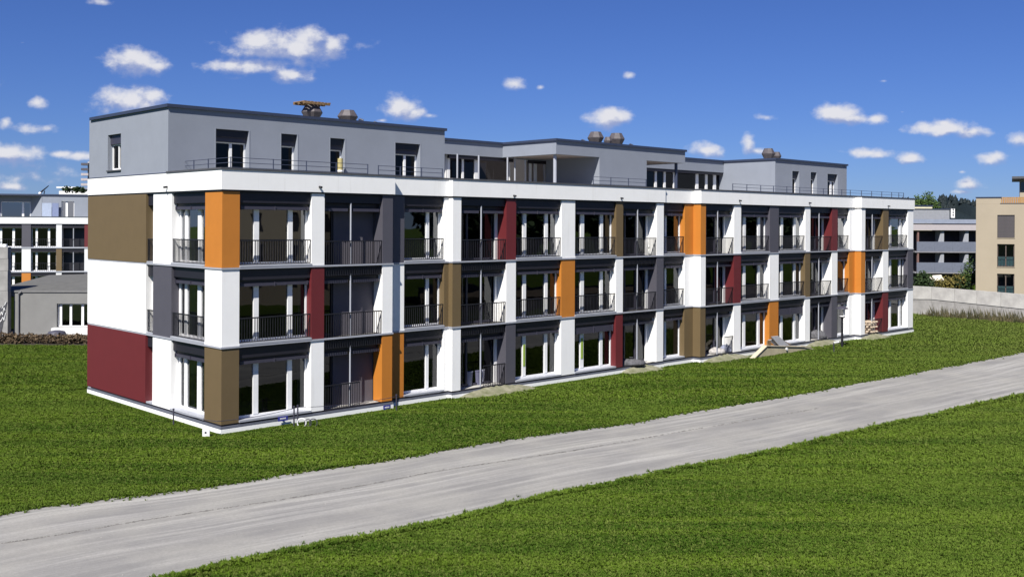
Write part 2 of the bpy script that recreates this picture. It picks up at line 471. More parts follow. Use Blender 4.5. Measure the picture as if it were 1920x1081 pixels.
spec = [('A',416.5,449.5,'owv'),('A',584.5,608.5,'wrw'),('A',717.5,736.5,'gwo'),
        ('B',737.0,758.3,'gwo'),
        ('C',949.7,967.7,'rwg'),('C',1053,1078.3,'wow'),('C',1155.5,1168.5,'vwr'),('C',1231.7,1244.5,'wgw'),
        ('E',1376.5,1389.6,'wrw'),('E',1443.5,1460.3,'gwo'),('E',1510,1519.5,'wvw'),('E',1560,1570.5,'rwg'),
        ('F',1656,1666,'vwr'),('F',1702.5,1712.5,'wgw')]
LOG_SIDE = {608.5, 717.5, 949.7, 1168.5, 1231.7, 1376.5, 1519.5, 1560, 1656}
E_ = {}
for pl, x0, x1, cols in spec:
    lg = (x0 in LOG_SIDE) or (x1 in LOG_SIDE)
    if x0 == 416.5:
        # corner pillar: an L of two pieces per storey so each face keeps its own edge
        a1 = u_at(x1, 0); vc = v_at(384.6)
        for lev in range(3):
            z0, z1 = LV[lev]; m, lab = CN[cols[2-lev]]
            mb = MB().prism([M(0,0)[:2], M(a1,0)[:2], M(a1,.38)[:2], M(.36,.38)[:2], M(.36,vc)[:2], M(0,vc)[:2]], z0+.045, z1-.03)
            mb.build('cladding_panel', m, BLD, lab)
        E_[x0] = (0, a1)
        continue
    k0 = UA1 if x0 == 737.0 else None
    k1 = UEND if x1 == 1712.5 else (UC1 if x1 == 1244.5 else None)
    a0, a1 = pillar(pl, x0, x1, cols, lg, lg, a0=k0, a1=k1)
    E_[x0] = (a0, a1)
    if x0 != 717.5: cross_wall(pl, a0, a1, .62 if lg else .38)
# corner pieces where a plane steps forward: B|C, D|E, E|F  (one wrapped panel per storey)
def stepped(plb, xb, plf, uf, xf, cols):
    ob, of = OFF[plb], OFF[plf]
    ab = u_at(xb, ob); af = u_at(xf, of)
    for lev in range(3):
        z0, z1 = LV[lev]; m, lab = CN[cols[2-lev]]
        mb = MB().prism([M(ab,ob)[:2], M(uf,ob)[:2], M(uf,of)[:2], M(af,of)[:2], M(af,ob+.62)[:2], M(ab,ob+.62)[:2]], z0+.045, z1-.03)
        mb.build('cladding_panel', m, BLD, lab)
    cross_wall(plb, ab, af, .62)
    return ab, af
bA, bF = stepped('B', 833.3, 'C', UC0, 864.8, 'wvw')
dA, dF = stepped('D', 1284, 'E', UE0, 1323.5, 'owv')
eA, eF = stepped('E', 1592.5, 'F', UF0, 1622.5, 'wow')

# ---- bays
def mu(pl, xs):   # mullions on the recessed window plane, given by their two edges
    v = OFF[pl] + .34
    r = []
    for x0, x1 in xs:
        a, b = u_at(x0, v), u_at(x1, v); r.append(((a+b)/2, b-a))
    return r
def ed(pl, x): return u_at(x, OFF[pl])
for lev in range(3):
    sg = True
    window_bay(TM(0), E_[416.5][1], E_[584.5][0], lev, mu('A', [(476,485.5),(540,548.5)]), sg)
    loggia_bay(TM(0), E_[584.5][1], E_[717.5][0], lev, 'wall', sg, rail=(0,1) if lev else (0,.62))
    T = TM(OFF['B'])
    window_bay(T, ed('B',758.3), bA, lev, mu('B', [(799,804.5)]), sg, curtain=(u_at(812,.7), u_at(823,.7)) if lev != 1 else None)
    T = TM(OFF['C'])
    loggia_bay(T, bF, E_[949.7][0], lev, 'glass', False, rail=(0,1) if lev else (.5,1))
    window_bay(T, E_[949.7][1], E_[1053][0], lev, mu('C', [(980.5,986.5),(1021.5,1027)]), False, tape=0 if lev == 0 else None,
               curtain=(u_at(1036,.5), u_at(1043,.5)))
    window_bay(T, E_[1053][1], E_[1155.5][0], lev, mu('C', [(1088.5,1095),(1125.5,1130.5)]), False, tape=0 if lev == 0 else None, blind=.2 if lev == 0 else 0)
    loggia_bay(T, E_[1155.5][1], E_[1231.7][0], lev, 'glass', False, rail=(0,1) if lev else None)
    T = TM(OFF['D'])
    window_bay(T, UC1, dA, lev, mu('D', [(1246.5,1249.5)]), False, curtain=(u_at(1268,.6), u_at(1277,.6)))
    T = TM(OFF['E'])
    loggia_bay(T, dF, E_[1376.5][0], lev, 'glass', False, rail=(0,1) if lev else (.7,1))
    window_bay(T, E_[1376.5][1], E_[1443.5][0], lev, mu('E', [(1393.5,1398),(1421,1425)]), False)
    window_bay(T, E_[1443.5][1], E_[1510][0], lev, mu('E', [(1464,1468),(1488.5,1492)]), False, curtain=(u_at(1495,.1), u_at(1501,.1)), blind=.3 if lev == 0 else 0)
    loggia_bay(T, E_[1510][1], E_[1560][0], lev, 'glass', False, rail=(0,1) if lev else None)
    window_bay(T, E_[1560][1], eA, lev, [], False)
    T = TM(OFF['F'])
    loggia_bay(T, eF, E_[1656][0], lev, 'glass', False, rail=(0,1) if lev else (.45,1))
    window_bay(T, E_[1656][1], E_[1702.5][0], lev, mu('F', [(1668,1671),(1686,1689)]), False)

# ---- end facade
def ea(x): return END - v_at(x)
a_sl, a_p, a_w, a_c = ea(276), ea(287.5), ea(322), ea(384.6)
for lev in range(3):
    c = ['r', 'w', 'v'][lev]
    panel(TE, 0, a_sl, -.05, .30, lev, c)
    panel(TE, a_p, a_w, 0, .38, lev, ['w', 'g', 'w'][lev])
    z0, z1 = LV[lev]
    # narrow slot window
    MB().box(TE, a_sl+.003, a_p-.003, .05, .2, z1-.5, z1-.035).build('lintel_panel', anth, BLD)
    MB().box(TE, a_sl+.003, a_p-.003, -.02, .3, z0+.048, z0+.11).build('window_sill', flash, BLD)
    pane_grid(TE, a_sl+.004, a_p-.004, .26, z0+.112, z1-.502, [], BLD)
    if lev: railing(TE, a_sl+.02, a_p-.02, .03, z0+.14, z0+1.05, True)
    v0 = .30
    def me_(x0, x1):
        p, q = END - v_at(x0, .34), END - v_at(x1, .34); return ((p+q)/2, abs(q-p))
    window_bay(TE, a_w, a_c, lev, [me_(336, 340), me_(347.5, 352), me_(371.5, 378)], True, curtain=(a_w+.25, a_w+1.0))
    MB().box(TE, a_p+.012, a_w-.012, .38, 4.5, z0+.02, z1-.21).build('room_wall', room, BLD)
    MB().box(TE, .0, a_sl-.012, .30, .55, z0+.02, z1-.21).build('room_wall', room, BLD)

# ---- storey floors, back wall, flashings, plinth, parapet (all following the stepped planes)
def outline(d, back):
    """polygon of the block with its front pushed out by d"""
    p = [(0-d, back)]
    p.append((0-d, OFF['A']-d)); p.append((UA1+d, OFF['A']-d)); p.append((UA1+d, OFF['B']-d))
    p.append((UC0-d, OFF['B']-d)); p.append((UC0-d, OFF['C']-d)); p.append((UC1+d, OFF['C']-d)); p.append((UC1+d, OFF['D']-d))
    p.append((UE0-d, OFF['D']-d)); p.append((UE0-d, OFF['E']-d)); p.append((UF0-d, OFF['E']-d)); p.append((UF0-d, OFF['F']-d))
    p.append((UEND+d, OFF['F']-d)); p.append((UEND+d, back))
    return [M(*q)[:2] for q in p]
def ring(d0, d1, back, z0, z1):
    """strip along end and front faces between offsets d0 (outer) and d1 (inner)"""
    o, i = outline(d0, back), outline(d1, back)
    mb = MB(); n = len(o)
    vs = [(*p, z0) for p in o] + [(*p, z0) for p in i] + [(*p, z1) for p in o] + [(*p, z1) for p in i]
    fs = []
    for k in range(n-1):
        fs += [(k, k+1, 2*n+k+1, 2*n+k), (n+k+1, n+k, 3*n+k, 3*n+k+1), (2*n+k, 2*n+k+1, 3*n+k+1, 3*n+k), (k+1, k, n+k, n+k+1)]
    fs += [(0, 2*n, 3*n, n), (n-1, 2*n-1, 4*n-1, 3*n-1)]
    return mb.raw(vs, fs)
for z in (S2, S3):
    ring(.035, -.08, END, z-.025, z+.04).build('flashing_strip', flash, BLD)
for z in (S2, S3):
    MB().prism(outline(-.23, END-.1), z-.2, z+.02).build('floor_slab', roomfl, BLD)
MB().prism(outline(-.10, END-.05), -.3, .02).build('floor_slab', conc, BLD)
ring(.05, -.3, END, -.55, -.125).build('plinth', white, BLD)
ring(.042, -.1, END, -.12, -.03).build('base_ledge', mat('ledge_metal', (.12,.13,.165), .55), BLD)
ring(-.02, -.1, END, -.03, .045).build('base_ledge', anth, BLD)
ring(.07, -.22, END, PB+.03, TP).build('parapet', white, BLD)
ring(.03, -.2, END, PB-.03, PB+.028).build('shadow_gap', dark, BLD)
# coping: dark metal only where no penthouse stands on the wall
v_ph = 4.58
o_ = outline(.10, v_ph-.02); i_ = outline(-.26, v_ph-.02)
ring(.10, -.26, v_ph-.02, TP+.003, TP+.075).build('coping', terr, BLD)
MB().box(lambda a,b,z: M(a,b,z), -.08, .1, v_ph, END, TP+.003, TP+.035).build('coping', coping, BLD)
MB().prism(outline(-.25, END-.05), PB-.12, TP-.25).build('roof_slab', roofm, BLD)
Tm = TM(0)
MB().box(Tm, .0, UEND, END-.3, END, -.3, TP).build('rear_wall', white, BLD)
MB().box(Tm, UEND-.25, UEND-.02, -.40, END-.3, -.3, TP-.01).build('side_wall', white, BLD)
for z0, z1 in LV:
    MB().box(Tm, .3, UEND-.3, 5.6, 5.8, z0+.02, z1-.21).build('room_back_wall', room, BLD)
# spouts in the parapet
for x, y in ((597,350),(961,366.5),(1162,371),(1384,375.5),(1515,380),(1663,386)):
    pl = 'A' if x < 737 else 'C' if x < 1245 else 'E' if x < 1605 else 'F'
    u = u_at(x, OFF[pl]); v = OFF[pl] - .07
    zz = z_at(x, y, M(u, v)[1])
    MB().tube(M(u, v-.16, zz-.03), M(u, v+.05, zz), .045, n=8).build('roof_spout', dark, BLD)
vv = v_at(316.5); zz = z_at(316.5, 350, M(0, vv)[1])
MB().tube(M(-.23, vv, zz-.03), M(-.02, vv, zz), .045, n=8).build('roof_spout', dark, BLD)

# ------------------------------------------------------------------ penthouses
ZR = 12.26
def wall_open(T, a0, a1, b0, b1, z0, z1, ops, m, par, name='penthouse_wall'):
    """wall with rectangular openings, joined as one part"""
    mb = MB(); xs = sorted(ops); cur = a0
    for (o0, o1, q0, q1) in xs:
        if o0 > cur: mb.box(T, cur, o0, b0, b1, z0, z1)
        if q0 > z0: mb.box(T, o0, o1, b0, b1, z0, q0)
        if q1 < z1: mb.box(T, o0, o1, b0, b1, q1, z1)
        cur = o1
    if cur < a1: mb.box(T, cur, a1, b0, b1, z0, z1)
    return mb.build(name, m, par)
def roofcap(a0, a1, b0, b1, z=ZR):
    T = Tm; t = .13; e = .09
    mb = MB()
    mb.box(T, a0-e, a1+e, b0-e, b0+.25, z, z+t); mb.box(T, a0-e, a1+e, b1-.25, b1+e, z, z+t)
    mb.box(T, a0-e, a0+.25, b0+.25, b1-.25, z, z+t); mb.box(T, a1-.25, a1+e, b0+.25, b1-.25, z, z+t)
    mb.build('roof_coping', coping, BLD)
    MB().box(T, a0+.05, a1-.05, b0+.05, b1-.05, z-.3, z+.05).build('penthouse_roof', roofm, BLD)
ZF = TP - .24
up1 = u_at(833, v_ph)
def ph_window(x0, x1, ytop, v=v_ph, mull=None):
    a0, a1 = u_at(x0, v), u_at(x1, v)
    zt = z_at((x0+x1)/2, ytop, M((a0+a1)/2, v)[1])
    return (a0, a1, ZF+.02, zt), mull
def fit_window(T, op, mull, b=.24):
    a0, a1, q0, q1 = op
    MB().box(T, a0+.01, a1-.01, b-.12, b+.05, q1-.32, q1-.003).build('blind_box', dark, BLD)
    MB().box(T, a0+.02, a1-.02, b-.04, b+.06, q1-.52, q1-.322).build('blind_box', anth2, BLD)
    pane_grid(T, a0+.004, a1-.004, b+.07, q0+.02, q1-.50, mull, BLD, gm=glass_p)
    # white render reveal lining
    for s in (a0-.045, a1+.003):
        MB().box(T, s, s+.042, -.012, b+.07, q0, q1+.03).build('reveal_lining', pent, BLD)
ops = []
for x0, x1, yt, ml in ((404,466,243.5,[(429,434)]),(526.5,557,251.5,[]),(618.5,646,259.5,[]),(740.5,787,269,[(756,760)])):
    op, _ = ph_window(x0, x1, yt)
    mls = [((u_at(p, v_ph+.3)+u_at(q, v_ph+.3))/2, u_at(q, v_ph+.3)-u_at(p, v_ph+.3)) for p, q in ml]
    ops.append((op, mls))
Tp = TM(v_ph)
wall_open(Tp, 0, up1, 0, .32, ZF, ZR, [o for o, _ in ops], pent, BLD)
for o, ml in ops: fit_window(Tp, o, ml)
# left flank of first penthouse with its one window
w0, w1 = ea(201.5), ea(226)
yw = z_at(213, 252, M(0, v_at(213))[1]); yb = z_at(213, 320, M(0, v_at(213))[1])
wall_open(TE, 0, END-v_ph-.32, -.0, .32, TP+.04, ZR, [(w0, w1, yb, yw)], pent, BLD)
MB().box(TE, END-v_ph-.32, END-v_ph, .0005, .3, TP+.04, ZF+.6).build('penthouse_wall', pent, BLD) if False else None
MB().box(TE, w0+.01, w1-.01, .12, .24, yw-.42, yw-.003).build('blind_box', anth2, BLD)
pane_grid(TE, w0+.004, w1-.004, .22, yb+.03, yw-.40, [((w0+w1)/2, .08)], BLD, gm=glass_p)
MB().box(TE, w0-.04, w1+.04, -.06, .22, yb-.03, yb+.025).build('window_sill', terr, BLD)
MB().box(Tm, 0.33, up1-.3, END-.62, END-.32, ZF, ZR).build('penthouse_wall', pent, BLD)
MB().box(Tm, up1-.3, up1-.002, v_ph+.32, END-.32, ZF, ZR-.001).build('penthouse_wall', pent, BLD)
MB().box(Tm, .5, up1-.5, v_ph+3.6, v_ph+3.8, ZF, ZR-.3).build('room_back_wall', room, BLD)
roofcap(0, up1, v_ph, END-.3)

# set-back links and central penthouse
vb = 9.0
u3 = u_at(1042, v_ph); u3w = u_at(1123.5, v_ph); u3n = u_at(1212, v_ph); u3e = u_at(1284, v_ph)
u5 = u_at(1453, v_ph)
zl = 11.50
MB().box(Tm, up1, u3, vb, vb+.3, zl, ZR).build('link_fascia', pent, BLD)
MB().box(Tm, u3, u5, vb+.002, vb+.3, zl-.02, ZR-.01).build('link_fascia', pent, BLD)
def band(x0, x1, xs, vz):
    a0, a1 = u_at(x0, vz), u_at(x1, vz)
    ml = []
    for p, q in xs:
        a, b = u_at(p, vz), u_at(q, vz); ml.append(((a+b)/2, b-a))
    pane_grid(TM(vz), a0, a1, 0, ZF+.03, zl-.002, ml, BLD, gm=glass_p)
    MB().box(TM(vz), a0, a1, -.3, -.16, zl-.22, zl-.03).build('blind_box', anth, BLD)
band(835, 956, [(838,843),(865.5,869),(889,896)], vb+.35)
band(985, 1040, [(992,996),(1001,1006),(1020,1024)], vb+.35)
band(1200, 1363, [(1227,1231),(1244,1247.5),(1262,1266),(1304,1309),(1322,1326),(1337,1342)], vb+.35)
for x in (857, 897, 951, 965): MB().tube(M(u_at(x, vb-.5), vb-.5, ZF), M(u_at(x, vb-.5), vb-.5, zl), .05, n=8).build('terrace_post', flash, BLD)
MB().box(Tm, up1, u3w+.2, vb+.36, vb+.6, ZF, ZF+.05).build('sill_strip', flash, BLD)
MB().box(Tm, up1, u5, vb+2.8, vb+3.0, ZF, ZR-.2).build('room_back_wall', room, BLD)
MB().box(Tm, up1+.1, u3-.1, vb+.3, END-.3, ZR-.2, ZR-.05).build('penthouse_roof', roofm, BLD)
# central block: corner terrace left, solid middle, open corner right
MB().box(Tm, u3, u3w, v_ph, v_ph+.3, zl+.02, ZR).build('penthouse_fascia', pent, BLD)
MB().box(Tm, u3, u3+.3, v_ph+.3, vb, zl+.02, ZR).build('penthouse_fascia', pent, BLD)
MB().box(Tm, u3w, u3n, v_ph, v_ph+.3, ZF, ZR).build('penthouse_wall', pent, BLD)
MB().box(Tm, u3n, u3e, v_ph, v_ph+.3, zl+.03, ZR).build('penthouse_fascia', pent, BLD)
MB().box(Tm, u3e-.3, u3e, v_ph+.3, vb, zl+.03, ZR).build('penthouse_fascia', pent, BLD)
MB().box(Tm, u3w, u3w+.3, v_ph+.3, vb, ZF, ZR-.3).build('penthouse_wall', pent, BLD)
MB().box(Tm, u3n-.3, u3n, v_ph+.3, vb, ZF, ZR-.3).build('penthouse_wall', pent, BLD)
MB().box(Tm, u3w+.3, u3n-.3, vb-.3, vb-.001, ZF, ZR-.3).build('penthouse_wall', pent, BLD)
soff = mat('soffit_board', (.40, .33, .30), .9, .04)
MB().box(Tm, u3+.3, u3w, v_ph+.3, vb, zl+.05, zl+.15).build('soffit', soff, BLD)
MB().box(Tm, u3n, u3e-.3, v_ph+.3, vb, zl+.05, zl+.15).build('soffit', soff, BLD)
MB().tube(M(u_at(1040, v_ph+.35), v_ph+.35, ZF), M(u_at(1040, v_ph+.35), v_ph+.35, zl+.04), .1, n=12).build('terrace_column', flash, BLD)
MB().tube(M(u_at(1267, v_ph+.35), v_ph+.35, ZF), M(u_at(1267, v_ph+.35), v_ph+.35, zl+.04), .1, n=12).build('terrace_column', coping, BLD)
roofcap(u3, u3e, v_ph, vb+.1)
MB().box(Tm, up1+.1, u3-.09, vb-.08, vb+.1, ZR+.002, ZR+.132).build('roof_coping', coping, BLD)
MB().box(Tm, u3e+.09, u5-.1, vb-.08, vb+.1, ZR+.002, ZR+.132).build('roof_coping', coping, BLD)
MB().box(Tm, u3e, u5, vb+.3, END-.3, ZR-.2, ZR-.05).build('penthouse_roof', roofm, BLD)
# right block
UE5 = UEND - .02
ops = []
for x0, x1, yt, ml in ((1485,1498,321,[]),(1519.5,1531,323,[]),(1551,1570,326.5,[(1556,1559)])):
    op, _ = ph_window(x0, x1, yt)
    mls = [((u_at(p, v_ph+.3)+u_at(q, v_ph+.3))/2, u_at(q, v_ph+.3)-u_at(p, v_ph+.3)) for p, q in ml]
    ops.append((op, mls))
wall_open(Tp, u5, UE5, 0, .32, ZF, ZR, [o for o, _ in ops], pent, BLD)
for o, ml in ops: fit_window(Tp, o, ml)
MB().box(Tm, u5, u5+.3, v_ph+.32, END-.3, ZF, ZR).build('penthouse_wall', pent, BLD)
MB().box(Tm, UE5-.3, UE5, v_ph+.32, END-.3, ZF, ZR).build('penthouse_wall', pent, BLD)
MB().box(Tm, u5+.3, UE5-.3, v_ph+3.5, v_ph+3.7, ZF, ZR-.3).build('room_back_wall', room, BLD)
roofcap(u5, UE5, v_ph, END-.3)

q3 = M(u_at(637.5, v_ph-.25), v_ph-.25, ZF+.02)
zz3 = z_at(637, 297, q3[1])
t3 = thing('insulation_roll', 'pale yellow roll standing at the third penthouse window from the left', 'roll', q3)
MB().tube(q3, (q3[0], q3[1], zz3), .12, n=12).build('roll', mat('roll_yellow', (.42,.36,.16), .9, .2, 9), t3)
MB().tube((q3[0], q3[1], (ZF+zz3)/2), (q3[0], q3[1], (ZF+zz3)/2+.08), .126, n=12).build('strap', plast_w, t3)
# ---- roof-edge railings
def edge_rail(pts_posts, pts_line, zt=TP+.52, z0=TP-.24):
    r = MB()
    for p, q in zip(pts_line[:-1], pts_line[1:]):
        for h in (0, .19, .38): r.tube((*p, zt-h), (*q, zt-h), .012, n=5)
    rl = r.build('roof_railing', coping, BLD)
    for p in pts_posts: MB().tube((*p, z0), (*p, zt+.02), .024, n=6).build('post', coping, rl)
vr = .75
c0 = M(.75, vr)[:2]
pe = [M(.75, v_at(x, .75))[:2] for x in (337, 363, 390)]
pf = [M(u_at(x, vr), vr)[:2] for x in (512, 574, 630, 689)]
edge_rail(pe + [c0] + pf, [pe[0], c0, pf[-1]])
pg = [M(u_at(x, vr+.3), vr+.3)[:2] for x in (709, 750, 790, 829)]
edge_rail(pg, [pg[0], pg[-1]])
pg = [M(u_at(x, vr), vr)[:2] for x in (1112, 1145, 1178, 1211)]
edge_rail(pg, [pg[0], pg[-1]])
pg = [M(u_at(x, .5), .5)[:2] for x in (1373.5, 1400, 1426, 1450, 1475, 1499, 1521, 1543.6, 1561, 1578, 1594, 1615, 1634, 1653, 1671.6, 1685, 1694)]
edge_rail(pg, [pg[0], pg[-1]])

# ------------------------------------------------------------------ things on the roof
def cowl(name, x, y, wpx, vv_, label, hh=.62, base=.3):
    u = u_at(x, vv_); p = M(u, vv_); d = p[1]; w = wpx * d / F / 2
    t = thing(name, label, 'roof vent', (p[0], p[1], ZR+.05), 'metal cowl vents on the penthouse roofs')
    r = w * 1.03; zt = z_at(x, y, d); zb = ZR+.05; h = zt - zb
    MB().lathe((p[0], p[1], zb), [(r*.62, 0), (r*.66, h*.30), (r, h*.62), (r*1.0, h*.66), (r*.66, h*.97), (r*.64, h)], 8, pi/8 + .8).build('cowl', vent_m, t)
    MB().lathe((p[0], p[1], zb-.02), [(r*.8, 0), (r*.8, .08)], 4, .8+pi/4).build('base_plate', flash, t)
    return p, zt, w
p, zt, w = cowl('roof_vent', 584, 197.5, 39, 7.2, 'grey octagonal roof vent carrying a timber pallet')
cowl('roof_vent', 651, 207, 38, 7.2, 'grey octagonal roof vent beside the one with the pallet, on the left penthouse')
cowl('roof_vent', 1116, 247.5, 31, 7.2, 'left one of the two brown grey roof vents side by side on the middle penthouse')
cowl('roof_vent', 1155, 250, 31, 7.2, 'right one of the two brown grey roof vents side by side on the middle penthouse')
cowl('roof_vent', 1139, 257, 16, 6.4, 'small low roof vent between the two larger ones on the middle penthouse')
cowl('roof_vent', 1440, 278.5, 24, 7.5, 'taller roof vent on the right hand penthouse')
cowl('roof_vent', 1455, 285, 18, 7.5, 'smaller roof vent touching the taller one on the right hand penthouse')
for x_, y_, lab_ in ((673, 223, 'small bent pipe on the roof edge just right of the second vent'), (700, 228.5, 'small bent pipe on the roof edge farther right of the second vent'), (1090, 262, 'small pipe stub on the middle penthouse roof left of the vents'), (1180, 270, 'small pipe stub on the middle penthouse roof right of the vents')):
    pp = M(u_at(x_, 6.6), 6.6, ZR+.05); zz_ = z_at(x_, y_, pp[1])
    tt = thing('roof_pipe', lab_, 'pipe', pp, 'small pipes on the penthouse roofs')
    MB().tube(pp, (pp[0], pp[1], zz_), .05, n=8).build('upright', coping, tt)
    MB().tube((pp[0], pp[1], zz_), (pp[0]+.2, pp[1], zz_-.08), .05, n=8).build('bend', coping, tt)
pal = thing('timber_pallet', 'weathered orange brown timber pallet lying on a roof vent', 'pallet', (p[0], p[1], zt))
Tt = lambda a, b, z: (p[0] + a*UX + b*VX, p[1] + a*UY + b*VY, zt + z)
for i, b in enumerate((-.45, 0, .45)): MB().box(Tt, -.75, .72, b-.05, b+.05, .0, .09).build('runner', timber, pal)
for i in range(8):
    a = -.75 + i*.195; MB().box(Tt, a, a+.13, -.5, .5, .092, .125 + .02*random.random()).build('plank', timber, pal)

# ------------------------------------------------------------------ ground, road
ROAD_UP = [(-260,1015),(0,966),(73,949),(182,937),(328,922),(474,900),(600,882),(700,869),(855,840),(1074,806),(1200,790),(1425,752),(1650,712),(1920,660),(2300,592)]
ROAD_LO = [(-150,1190),(310,1083),(437,1055),(547,1033),(700,1003),(928,955),(1074,919),(1256,886),(1425,851),(1612,810),(1920,741),(2300,655)]
up = [gp(x, y) for x, y in ROAD_UP]; lo = [gp(x, y) for x, y in ROAD_LO]
up.insert(0, (up[0][0]-14, up[0][1]-5)); lo.insert(0, (lo[0][0]-10, lo[0][1]-3))
def resample(pts, n):
    P = np.array(pts); s = np.r_[0, np.cumsum(np.hypot(*np.diff(P, axis=0).T))]
    t = np.linspace(0, s[-1], n); return np.c_[np.interp(t, s, P[:, 0]), np.interp(t, s, P[:, 1])]
def smooth(P, k=9):
    for _ in range(2):
        Q = P.copy()
        for i in range(k, len(P)-k): Q[i] = P[i-k:i+k+1].mean(0)
        P = Q
    return P
NR = 900
UPR, LOR = smooth(resample(up, NR)), smooth(resample(lo, NR))
def hsh(s, sc, seed):   # smooth 1-d noise
    i = np.floor(s*sc).astype(int); f = s*sc - i; f = f*f*(3-2*f)
    g = np.random.default_rng(seed).random(4096)
    return g[i % 4096]*(1-f) + g[(i+1) % 4096]*f - .5
UP0, LO0 = UPR.copy(), LOR.copy()
sx = np.arange(NR) * 0.12
UPR[:, 1] += .35*hsh(sx, .25, 1) + .18*hsh(sx, 1.3, 2) + .08*hsh(sx, 5, 3)
LOR[:, 1] += .35*hsh(sx, .25, 4) + .18*hsh(sx, 1.3, 5) + .08*hsh(sx, 5, 6)
g = MB(); R_ = 4000
g.raw([(-R_, -R_, ZG), (R_, -R_, ZG), (R_, R_, ZG), (-R_, R_, ZG)], [(0, 1, 2, 3)])
def nodemat(name):
    m = bpy.data.materials.new(name); m.use_nodes = True; MATS[name] = m
    return m, m.node_tree.nodes, m.node_tree.links, m.node_tree.nodes['Principled BSDF']
def noise(n, l, vec, scale, detail=4, rough=.6):
    t = n.new('ShaderNodeTexNoise'); t.inputs['Scale'].default_value = scale; t.inputs['Detail'].default_value = detail
    t.inputs['Roughness'].default_value = rough
    if vec is not None: l.new(vec, t.inputs['Vector'])
    return t
def mix(n, l, fac, A, B):
    m = n.new('ShaderNodeMix'); m.data_type = 'RGBA'
    l.new(fac, m.inputs['Factor'])
    for k, c in (('A', A), ('B', B)):
        if isinstance(c, tuple): m.inputs[k].default_value = (*c, 1)
        else: l.new(c, m.inputs[k])
    return m.outputs['Result']
# lawn soil / far grass
lm, n, l, b = nodemat('lawn_ground')
geo = n.new('ShaderNodeNewGeometry')
mp = n.new('ShaderNodeMapping'); mp.inputs['Scale'].default_value = (.25, 1.0, 1); l.new(geo.outputs['Position'], mp.inputs['Vector'])
f1 = maprange(n, l, noise(n, l, mp.outputs[0], .35, 3).outputs['Fac'], .35, .65, 0, 1)
f2 = maprange(n, l, noise(n, l, geo.outputs['Position'], 6, 4).outputs['Fac'], .35, .65, 0, 1)
c1 = mix(n, l, f1.outputs[0], (.034, .060, .003), (.058, .090, .006))
c2_ = mix(n, l, f2.outputs[0], (.026, .045, .003), c1)
l.new(c2_, b.inputs['Base Color']); b.inputs['Roughness'].default_value = .95
b.inputs['Specular IOR Level'].default_value = .1
struct('ground', g, lm)

# the unpaved road
rm, n, l, b = nodemat('gravel_road')
uv = n.new('ShaderNodeUVMap'); uv.uv_map = 'UVMap'
mp = n.new('ShaderNodeMapping'); mp.inputs['Scale'].default_value = (.035, 6.0, 1); l.new(uv.outputs[0], mp.inputs['Vector'])
mp2 = n.new('ShaderNodeMapping'); mp2.inputs['Scale'].default_value = (.10, 22.0, 1); l.new(uv.outputs[0], mp2.inputs['Vector'])
geo = n.new('ShaderNodeNewGeometry')
s1 = maprange(n, l, noise(n, l, mp.outputs[0], 1.0, 5, .6).outputs['Fac'], .3, .7, 0, 1)
s2 = maprange(n, l, noise(n, l, mp2.outputs[0], 1.0, 4, .6).outputs['Fac'], .35, .7, 0, 1)
s3 = maprange(n, l, noise(n, l, geo.outputs['Position'], 14, 5, .75).outputs['Fac'], .3, .7, 0, 1)
s4 = maprange(n, l, noise(n, l, geo.outputs['Position'], .45, 4, .6).outputs['Fac'], .35, .7, 0, 1)
ca = mix(n, l, s1.outputs[0], (.215, .21, .205), (.40, .392, .375))
cb_ = mix(n, l, s2.outputs[0], (.20, .197, .195), ca)
s4m = n.new('ShaderNodeMath'); s4m.operation = 'MULTIPLY'; s4m.inputs[1].default_value = .45
l.new(s4.outputs[0], s4m.inputs[0])
cc = mix(n, l, s4m.outputs[0], cb_, (.345, .335, .305))
mxf = n.new('ShaderNodeMath'); mxf.operation = 'MULTIPLY'; mxf.inputs[1].default_value = .35
l.new(s3.outputs[0], mxf.inputs[0])
cd = mix(n, l, mxf.outputs[0], cc, (.15, .147, .14))
l.new(cd, b.inputs['Base Color']); b.inputs['Roughness'].default_value = .95; b.inputs['Specular IOR Level'].default_value = .15
bp = n.new('ShaderNodeBump'); bp.inputs['Strength'].default_value = .6; bp.inputs['Distance'].default_value = .02
nb = noise(n, l, geo.outputs['Position'], 22, 5, .75); l.new(nb.outputs['Fac'], bp.inputs['Height']); l.new(bp.outputs[0], b.inputs['Normal'])
K = 12
vs, fs, uvs = [], [], []
for i in range(NR):
    for k in range(K+1):
        t = k / K
        p_ = LOR[i]*(1-t) + UPR[i]*t
        zz = ZG + .004 + .018*sin(pi*t)**.5
        vs.append((p_[0], p_[1], zz)); w_ = UP0[i]-LO0[i]; uvs.append((i*.17, float(np.dot(p_-LO0[i], w_)/np.dot(w_, w_))))
for i in range(NR-1):
    for k in range(K):
        a = i*(K+1)+k; fs.append((a, a+K+1, a+K+2, a+1))
me = bpy.data.meshes.new('road'); me.from_pydata(vs, [], fs); me.materials.append(rm)
ul = me.uv_layers.new(name='UVMap')
li = np.zeros(len(me.loops), int); me.loops.foreach_get('vertex_index', li)
ul.data.foreach_set('uv', np.array(uvs)[li].ravel())
for p_ in me.polygons: p_.use_smooth = True
road = bpy.data.objects.new('road', me); COL.objects.link(road); road['kind'] = 'structure'

